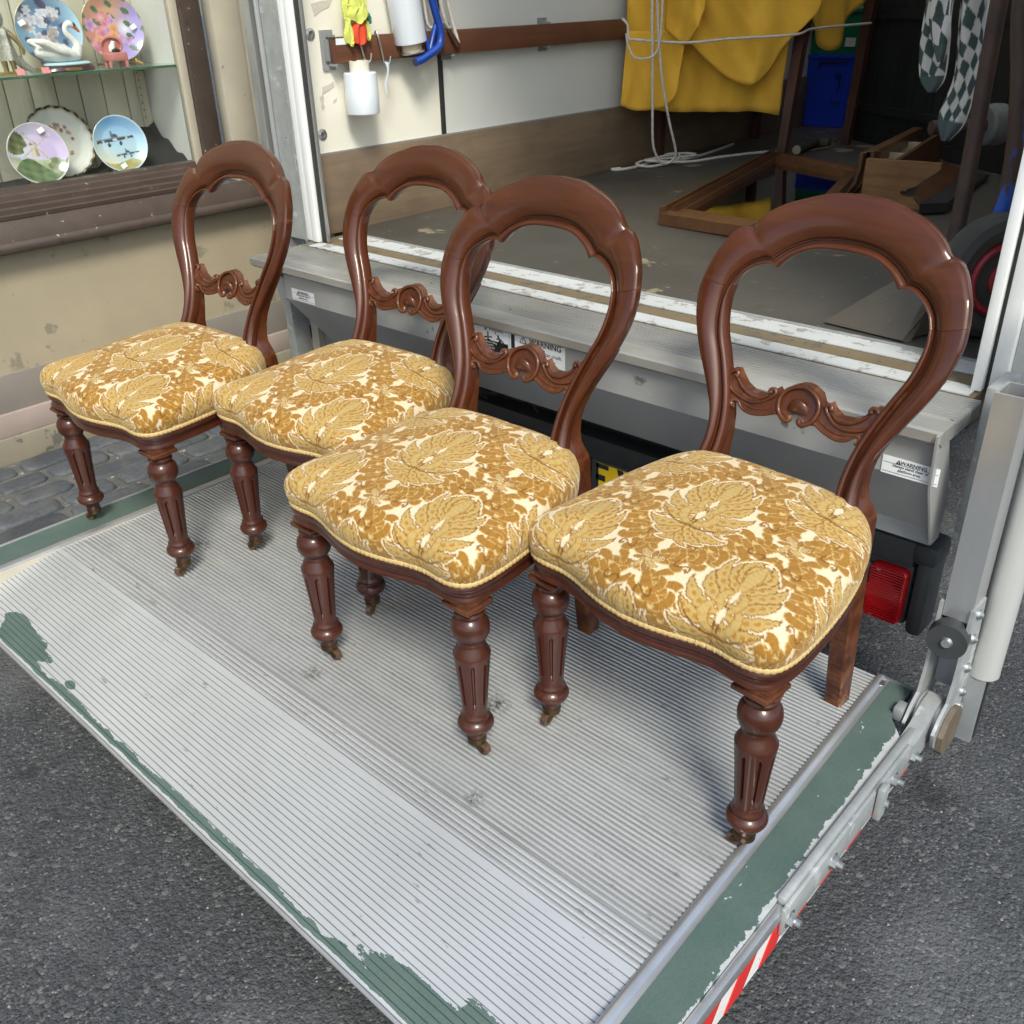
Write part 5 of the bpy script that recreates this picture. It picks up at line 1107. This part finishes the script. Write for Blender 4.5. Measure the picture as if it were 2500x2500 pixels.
rope('rope', [(-2.02, 4.15, zf), (-2.0, 4.32, zf), (-2.06, 4.45, zf-.002), (-2.10, 4.6, zf), (-2.2, 4.78, zf)], .0035, 'thin brown string on the floor in front of the blue box', 40, mat('brown_string', (.22, .15, .08), (.16, .10, .05), 60, .9))
# mallet on the floor
ml = thing('hammer', 'old hammer with a dark handle lying on the van floor behind the table leg', 'hammer', (-2.05, 4.2, ZF))
part(MB().tube([(-2.03, 4.035, ZF+.022), (-2.045, 4.13, ZF+.022), (-2.075, 4.32, ZF+.022)], [.021, .019, .017], 14), 'handle', mat('hammer_handle', (.06, .05, .04), (.03, .027, .024), 20, .6), ml)
part(MB().tube([(-2.0295, 4.033, ZF+.022), (-2.029, 4.031, ZF+.022)], .018, 14), 'handle_end', mat('cut_wood', (.36, .32, .20), (.3, .26, .16), 40, .7), ml)
part(MB().box(-2.13, -2.02, 4.31, 4.345, ZF+.004, ZF+.036, .004), 'head', PLATEB, ml)
# mirror from a dresser ---------------------------------------------------------------
mr = thing('mirror', 'dark oak framed mirror lying face up on the van floor, reflecting the boxes', 'mirror', (-1.72, 3.1, ZF))
c0, c1, c2, c3 = [Vector(q) for q in ((-1.716, 2.536, .552), (-2.045, 3.87, .552), (-1.56, 3.64, .556), (-1.22, 2.50, .556))]
def fr_side(a, b, ia, ib, name, steps):
    # stepped moulding between outer edge a-b and inner edge ia-ib; steps: (t, h)
    rings = []
    for p, q in ((a, ia), (b, ib)):
        rr_ = [p+Vector((0, 0, 0))]
        for t, h in steps: rr_.append(p.lerp(q, t)+Vector((0, 0, h)))
        rr_.append(Vector(q)); rings.append(rr_)
    part(MB().loft(rings), name, OAKD, mr, 20)
cen = (c0+c1+c2+c3)/4; inn = [p.lerp(cen, f_) for p, f_ in ((c0, .22), (c1, .22), (c2, .2), (c3, .2))]
ST = [(0, .05), (.22, .052), (.25, .034), (.42, .036), (.46, .046), (.60, .048), (.64, .026), (.95, .030), (.97, .012)]
ST2 = [(0, .034), (.35, .036), (.40, .026), (.92, .030), (.95, .012)]
fr_side(c0, c1, inn[0], inn[1], 'frame_side', ST); fr_side(c0, c3, inn[0], inn[3], 'frame_bottom', ST2); fr_side(c1, c2, inn[1], inn[2], 'frame_top', ST2); fr_side(c3, c2, inn[3], inn[2], 'frame_side', ST2)
part(MB().add([tuple(p+Vector((0, 0, .010))) for p in inn], [(0, 1, 2, 3)]), 'glass', MIRROR, mr, 0)
# dismantled dresser top: shaped rail, compartments and pine side -------------------------
dr = thing('dresser_top', 'dismantled dresser top with a pine side, shaped dark rail and small compartments', 'dresser part', (-1.3, 3.4, ZF))
sh = [(-1.455, .556), (-1.432, .575), (-1.412, .605), (-1.402, .650), (-1.400, .703)]
for k, (dx, dy) in enumerate(((0, 0), (.011, .03), (.022, .06))):
    rings = [[(x+dx, 3.24+dy, z), (x+dx+.012, 3.24+dy, z-.002), (x+dx+.012, 3.27+dy, z-.002), (x+dx, 3.27+dy, z)] for x, z in sh]
    part(MB().loft(rings), 'ogee_moulding', OAKD, dr, 40)
rings = [[(-1.402, 3.27, .66), (-1.366, 3.27, .66), (-1.366, 3.27, .704), (-1.402, 3.27, .704)], [(-1.525, 4.0, .655), (-1.49, 4.0, .655), (-1.49, 4.0, .697), (-1.525, 4.0, .697)]]
part(MB().loft(rings), 'top_rail', OAKD, dr)
side = [(-1.357, .552), (-1.357, .694), (-1.114, .698), (-1.112, .679), (-1.150, .648), (-1.183, .620), (-1.205, .613), (-1.213, .603), (-1.222, .607), (-1.229, .600), (-1.222, .590), (-1.212, .588), (-1.200, .586), (-1.185, .588), (-1.15, .552)]
part(MB().prism(side, 3.195, 3.213, 'y'), 'side_panel', PINE, dr, 20)
part(MB().loft([[(-1.185, 3.2, .592), (-1.173, 3.2, .592), (-1.09, 3.2, .552), (-1.15, 3.2, .552)], [(-1.42, 4.0, .592), (-1.41, 4.0, .592), (-1.3, 4.0, .552), (-1.4, 4.0, .552)]]), 'back_board', OAKD, dr)
part(MB().loft([[(-1.30, 3.30, .684), (-1.285, 3.30, .684), (-1.285, 3.30, .56), (-1.30, 3.30, .56)], [(-1.40, 3.95, .70), (-1.385, 3.95, .70), (-1.385, 3.95, .56), (-1.40, 3.95, .56)]]), 'divider', OAKD, dr)
for yy, xl, xr in ((3.50, -1.43, -1.33), (3.78, -1.475, -1.37)): part(MB().box(xl, xr, yy, yy+.012, .56, .672), 'partition', mat('raw_wood', (.46, .36, .24), (.38, .29, .18), 10, .7), dr)
part(MB().loft([[(-1.13, 3.12, .556), (-1.07, 3.18, .556), (-1.07, 3.18, .586), (-1.13, 3.12, .586)], [(-1.24, 3.85, .556), (-1.17, 3.87, .556), (-1.17, 3.87, .57), (-1.24, 3.85, .57)]]), 'loose_board', BLACKW, dr)
# black painted cupboard across the back ---------------------------------------------------
bc = thing('cupboard', 'tall black painted plank cupboard standing at the back of the van', 'cupboard', (-1.4, 4.3, ZF))
Ab = Vector((-1.95, 4.55, 0)); Db = Vector((.824, -.566, 0)); Nb = Vector((.566, .824, 0))
def bq(a, d, z): p = Ab+Db*a+Nb*d; return (p.x, p.y, z)
k = 0; a = -.12
while a < 1.32:
    w = .145; part(MB().loft([[bq(a+.002, 0, z), bq(a+w-.002, 0, z), bq(a+w-.002, .02, z), bq(a+.002, .02, z)] for z in (ZF+.06, 2.2)]), 'plank', BLACKW, bc, 0); a += w
part(MB().loft([[bq(-.14, .02, z), bq(1.33, .02, z), bq(1.33, .4, z), bq(-.14, .4, z)] for z in (ZF, 2.2)]), 'carcass', BLACKW, bc, 0)
for z0, z1 in ((ZF, ZF+.058), (.68, .712), (1.06, 1.10)): part(MB().loft([[bq(-.13, -.012, z), bq(1.32, -.012, z), bq(1.32, -.001, z), bq(-.13, -.001, z)] for z in (z0, z1)]), 'cross_rail', BLACKW, bc)
ch = MB()
for pts in ([bq(.60, -.003, .93), bq(.615, -.003, .86), bq(.625, -.003, .80)], [bq(.66, -.003, .93), bq(.655, -.003, .86), bq(.69, -.003, .80)], [bq(.655, -.003, .86), bq(.62, -.003, .84)]): ch.tube(catmull(pts, 8), .003, 5)
part(ch, 'chalk_mark', mat('chalk', (.35, .35, .34), (.2, .2, .2), 80, .9), bc)
# sack truck ---------------------------------------------------------------------------------
stk = thing('sack_truck', 'rusty blue sack truck with a red hubbed pneumatic wheel inside the right-hand door post', 'sack truck', (-.66, 2.2, ZF))
part(MB().tube(catmull([(-.655, 2.02, .60), (-.676, 2.10, .69), (-.689, 2.14, .88), (-.70, 2.16, 1.165), (-.71, 2.18, 1.45)], 20), .0165, 16), 'side_tube', RUST, stk)
part(MB().tube(catmull([(-.58, 2.06, .62), (-.598, 2.10, .76), (-.602, 2.12, .88), (-.622, 2.12, 1.03), (-.648, 2.12, 1.165), (-.67, 2.14, 1.45)], 20), .016, 16), 'side_tube', RUSTB, stk)
part(MB().tube([(-.585, 2.16, .755), (-.605, 2.18, .87), (-.60, 2.2, 1.0)], [.015, .014, .010], 12), 'stay', BLUEP, stk)
Mw = Matrix.Translation((-.572, 2.055, ZF+.122)) @ Matrix.Rotation(-.62, 4, 'Z') @ Matrix.Rotation(PI/2, 4, 'Y')
wl = part(MB().lathe([(.074, -.024), (.082, -.032), (.104, -.037), (.119, -.028), (.1245, -.014), (.126, 0), (.1245, .014), (.119, .028), (.104, .037), (.082, .032), (.074, .024)], 60, Mw, lambda a, z: -.0028 if (math.sin(a*30+(0 if z > 0 else PI)) > .35 and abs(z) > .009 and abs(z) < .03) else 0), 'tyre', TYRE, stk, 30)
part(MB().lathe([(.0, -.018), (.06, -.018), (.075, -.026), (.075, .026), (.070, .034), (.063, .032), (.055, .018), (.034, .010), (.030, .026), (.018, .030), (.0, .030)], 44, Mw), 'rim', REDRIM, wl, 30)
part(MB().tube([Mw @ Vector((0, 0, .028)), Mw @ Vector((0, 0, .038))], .010, 14), 'axle_end', BLACKR, wl)
tpv = [(-.862, 1.925, ZF+.004), (-.678, 1.905, ZF+.004), (-.672, 2.03, .665), (-.725, 2.06, .668)]
tpt = MB(); tpt.add(tpv+[(x+.012, y+.012, z-.008) for x, y, z in tpv], [(0, 1, 2, 3), (7, 6, 5, 4), (0, 4, 5, 1), (1, 5, 6, 2), (2, 6, 7, 3), (3, 7, 4, 0)]); part(tpt, 'toe_plate', PLATEB, stk, 0)
part(MB().add([(-.678, 1.905, ZF+.004), (-.648, 2.0, ZF+.004), (-.645, 2.05, .66), (-.672, 2.03, .665), (-.690, 1.93, ZF+.004), (-.66, 2.01, ZF+.004), (-.655, 2.06, .66), (-.684, 2.04, .665)], [(0, 1, 2, 3), (7, 6, 5, 4), (0, 4, 5, 1), (1, 5, 6, 2), (2, 6, 7, 3), (3, 7, 4, 0)]), 'toe_plate_cheek', PLATEB, stk, 0)
# castor of another trolley behind it
gw = thing('trolley_wheel', 'grey solid wheel on a blue flecked axle between the two rusty tubes', 'wheel', (-.99, 3.2, .82))
Mg = Matrix.Translation((-.985, 3.2, .818)) @ Matrix.Rotation(.9, 4, 'Z') @ Matrix.Rotation(PI/2, 4, 'Y')
part(MB().lathe([(.022, -.03), (.050, -.03), (.058, -.024), (.060, 0), (.058, .024), (.050, .03), (.022, .03)], 36, Mg), 'tyre', GREYP, gw)
part(MB().tube([Mg @ Vector((0, 0, .12)), Mg @ Vector((0, 0, -.2))], .020, 16), 'axle', RUST, gw)
# chequered towels over the truck's handle --------------------------------------------------
def towel(bottom, top, yb, label, nsq, edge=True):
    nu, nv = 60, 120
    L, R_ = catmull(bottom[0], nv+1), catmull(bottom[1], nv+1); vs, cs = [], []
    for i in range(nu+1):
        for j in range(nv+1):
            s = i/nu; t = j/nv; p = L[j]*(1-s)+R_[j]*s; fold = .022*math.sin(s*PI*2.4+1)*(1-.6*t)+.010*math.sin(s*9+t*4)
            vs.append((p[0], yb+fold, p[1])); q = (int(math.floor(s*nsq[0]+t*nsq[1]*.45+9))+int(math.floor(t*nsq[1]-s*nsq[0]*.55+9))) % 2
            dk = (.055, .085, .085); lt_ = (.62, .60, .56)
            c = dk if q else lt_
            if edge and t > .90: c = (.075, .11, .11)
            if edge and s > .94: c = (.66, .64, .61)
            cs.append(c)
    me = bpy.data.meshes.new('towel'); fs = [(i*(nv+1)+j, (i+1)*(nv+1)+j, (i+1)*(nv+1)+j+1, i*(nv+1)+j+1) for i in range(nu) for j in range(nv)]
    me.from_pydata(vs, [], fs); at = me.color_attributes.new('Col', 'FLOAT_COLOR', 'POINT'); at.data.foreach_set('color', np.c_[np.array(cs), np.ones(len(cs))].ravel())
    me.polygons.foreach_set('use_smooth', [True]*len(fs)); o = link('towel', me, TOWELM); solid(o, .006); tag(o, label, 'towel', 'chequered towels on the sack truck'); return o
towel(([(-.845, 1.40), (-.838, 1.16), (-.818, 1.02), (-.833, .935), (-.8155, .884)], [(-.770, 1.40), (-.772, 1.16), (-.762, 1.05), (-.775, .93), (-.806, .884)]), 0, 2.32, 'long dark green and white chequered towel hanging to a point beside the rusty tube', (4.2, 15))
towel(([(-.93, 1.40), (-.925, 1.16), (-.92, 1.08), (-.905, 1.01), (-.878, .978)], [(-.862, 1.40), (-.862, 1.16), (-.852, 1.08), (-.852, 1.01), (-.870, .98)]), 0, 2.36, 'shorter green and white chequered towel hanging left of the long one', (3.2, 12))
towel(([(-.885, 1.40), (-.888, 1.16), (-.884, 1.125), (-.862, 1.075), (-.847, 1.045)], [(-.845, 1.40), (-.842, 1.16), (-.838, 1.13), (-.838, 1.08), (-.842, 1.046)]), 0, 2.30, 'small grey green towel corner folded between the two chequered towels', (2.2, 7), True)
# things hung on the load rail ----------------------------------------------------------------
def hook(name, label, y, zb, hasweight):
    P = [(WL+.028, y, 1.092), (WL+.040, y, 1.112), (WL+.048, y+.001, 1.098), (WL+.050, y+.008, 1.06), (WL+.052, y+.013, zb+.01), (WL+.056, y+.018, zb), (WL+.062, y+.026, zb+.006), (WL+.064, y+.030, zb+.026)]
    o = MB().tube(catmull(P, 40), .0032, 8).build(name, CHROME, None, 60); tag(o, label, 'hook', 'S hooks on the load rail'); return o
hook('s_hook', 'steel S hook on the wooden rail holding the small wrap roll', 1.992, 1.030, 1)
hook('s_hook', 'steel S hook on the wooden rail with only a wisp of film', 2.066, 1.018, 0)
rb_ = thing('wrap_roll', 'short white hand roll of stretch film hanging from a steel hook', 'wrap roll', (-2.425, 1.975, .9))
Mr = Matrix.Translation((-2.425, 1.974, 0)) @ Matrix.Rotation(.0, 4, 'X')
part(MB().lathe([(.0, .893), (.049, .893), (.0505, .896), (.051, .95), (.0495, 1.004), (.047, 1.008), (.030, 1.009)], 36, Mr), 'film', FILM, rb_, 30)
part(MB().lathe([(.024, 1.0), (.0295, 1.0), (.0295, 1.038), (.024, 1.038), (.024, 1.0)], 28, Mr), 'core', mat('roll_core', (.66, .62, .54), (.58, .54, .46), 20, .6), rb_, 30)
part(MB().lathe([(.0, 1.012), (.0239, 1.012)], 20, Mr), 'core_inside', DARK, rb_)
part(MB().loft([[(-2.418, 2.068+.008*math.sin(t*7), 1.030-.10*t), (-2.417, 2.079-.006*t+.006*math.sin(t*5+1), 1.028-.10*t), (-2.416, 2.078-.006*t+.006*math.sin(t*5+1), 1.028-.10*t), (-2.417, 2.067+.008*math.sin(t*7), 1.030-.10*t)] for t in np.linspace(0, 1, 12)]), 'film_tail', FILM, rb_, 60)
# cloths stuffed behind the rail
yc = thing('cloth_bundle', 'bright yellow cloth bundle with an orange red flag tucked behind the rail', 'cloth', (-2.44, 1.99, 1.15))
def strip(y0, y1, z0, z1, x, folds, amp, name, m, pinch=.75, hem=.004):
    def fn(s_, t):
        yy = (y0+y1)/2+(y1-y0)*(s_-.5)*(pinch+(1-pinch)*t); f = amp*(math.sin(s_*folds*2*PI+t*1.7)+.4*math.sin(s_*folds*4.6*PI+t*4))
        bow = .022*math.sin(PI*s_)**.6; return (x+bow+f, yy+.004*math.sin(t*7+s_*5), z1+(z0-z1)*t+hem*math.sin(s_*folds*2*PI+1))
    o = part(MB().grid(fn, 44, 20), name, m, yc, 60); md = o.modifiers.new('thickness', 'SOLIDIFY'); md.thickness = .003
strip(1.950, 2.038, 1.143, 1.235, -2.452, 2.2, .0045, 'yellow_wrap', HIVIS, 1.0, .006)
strip(1.957, 2.036, 1.139, 1.180, -2.440, 1.6, .0035, 'yellow_wrap', HIVIS, 1.0, .005)
strip(1.970, 2.022, 1.080, 1.150, -2.448, 1.4, .0055, 'flag', REDC, .7, .003)
strip(1.944, 1.974, 1.080, 1.148, -2.450, 1.3, .003, 'yellow_tail', HIVIS, .6)
strip(2.014, 2.036, 1.092, 1.148, -2.450, 1.3, .003, 'yellow_tail', HIVIS, .6)
strip(2.016, 2.042, 1.138, 1.160, -2.444, 1.0, .002, 'green_patch', GREENC, .8)
# big roll on its blue dispenser
dp = thing('wrap_dispenser', 'blue tubular stretch wrap dispenser holding a tall glossy film roll against the rail', 'wrap dispenser', (-2.42, 2.2, 1.1))
ax0, ax1 = Vector((-2.425, 2.190, 1.052)), Vector((-2.425, 2.130, 1.46)); dv_ = (ax1-ax0).normalized()
Mx = Matrix.Translation(ax0) @ dv_.to_track_quat('Z', 'Y').to_matrix().to_4x4()
part(MB().lathe([(.0, .024), (.0495, .024), (.051, .028), (.051, .40)], 40, Mx), 'film', FILM, dp, 30)
part(MB().lathe([(.0, .0), (.031, .0), (.031, .024)], 28, Mx), 'core', CARD, dp, 30)
part(MB().lathe([(.0, -.006), (.036, -.006), (.039, -.003), (.036, .0), (.0, .0)], 30, Mx), 'collar', CHROME, dp, 30)
part(MB().tube(catmull([(-2.395, 2.172, 1.022), (-2.40, 2.21, 1.030), (-2.41, 2.262, 1.045), (-2.418, 2.300, 1.062), (-2.42, 2.310, 1.085), (-2.42, 2.306, 1.12), (-2.42, 2.282, 1.19), (-2.42, 2.22, 1.40)], 40), .0125, 14), 'handle_tube', BLUEP, dp, 60)
part(MB().tube([(-2.3945, 2.1715, 1.0219), (-2.394, 2.170, 1.0217)], .009, 12), 'tube_end', BLACKP, dp)
part(MB().tube(catmull([(-2.425, 2.262, 1.046), (-2.43, 2.252, 1.10), (-2.43, 2.235, 1.19), (-2.43, 2.19, 1.40)], 20), .0065, 10), 'thin_tube', BLUEP, dp, 60)
part(MB().tube(catmull([(-2.425, 2.264, 1.048), (-2.428, 2.285, 1.09), (-2.428, 2.30, 1.125)], 10), .008, 10), 'brace_tube', BLUEP, dp, 60)
rope('rope', [(-2.45, 2.26, 1.30), (-2.45, 2.275, 1.19), (-2.45, 2.285, 1.125), (-2.445, 2.30, 1.112), (-2.44, 2.31, 1.125), (-2.445, 2.295, 1.20), (-2.45, 2.29, 1.30)], .0055, 'red flecked white rope looped behind the blue dispenser tube', 60)
rope('rope', [(-2.45, 2.33, 1.30), (-2.45, 2.345, 1.19), (-2.45, 2.362, 1.13), (-2.45, 2.385, 1.10), (-2.438, 2.402, 1.062), (-2.437, 2.405, 1.058), (-2.438, 2.400, 1.08), (-2.445, 2.392, 1.12), (-2.45, 2.375, 1.20), (-2.45, 2.37, 1.30)], .0055, 'red flecked white rope hanging over the rail right of the blue dispenser', 70)
o = MB().loft([[(-2.441, 2.357, 1.105), (-2.441, 2.372, 1.108), (-2.437, 2.372, 1.108), (-2.437, 2.357, 1.105)], [(-2.432, 2.388, 1.052), (-2.432, 2.408, 1.056), (-2.428, 2.408, 1.056), (-2.428, 2.388, 1.052)]]).build('wood_clip', TABLEW, None); tag(o, 'split dark wooden peg hanging over the rail at the rope end', 'peg')
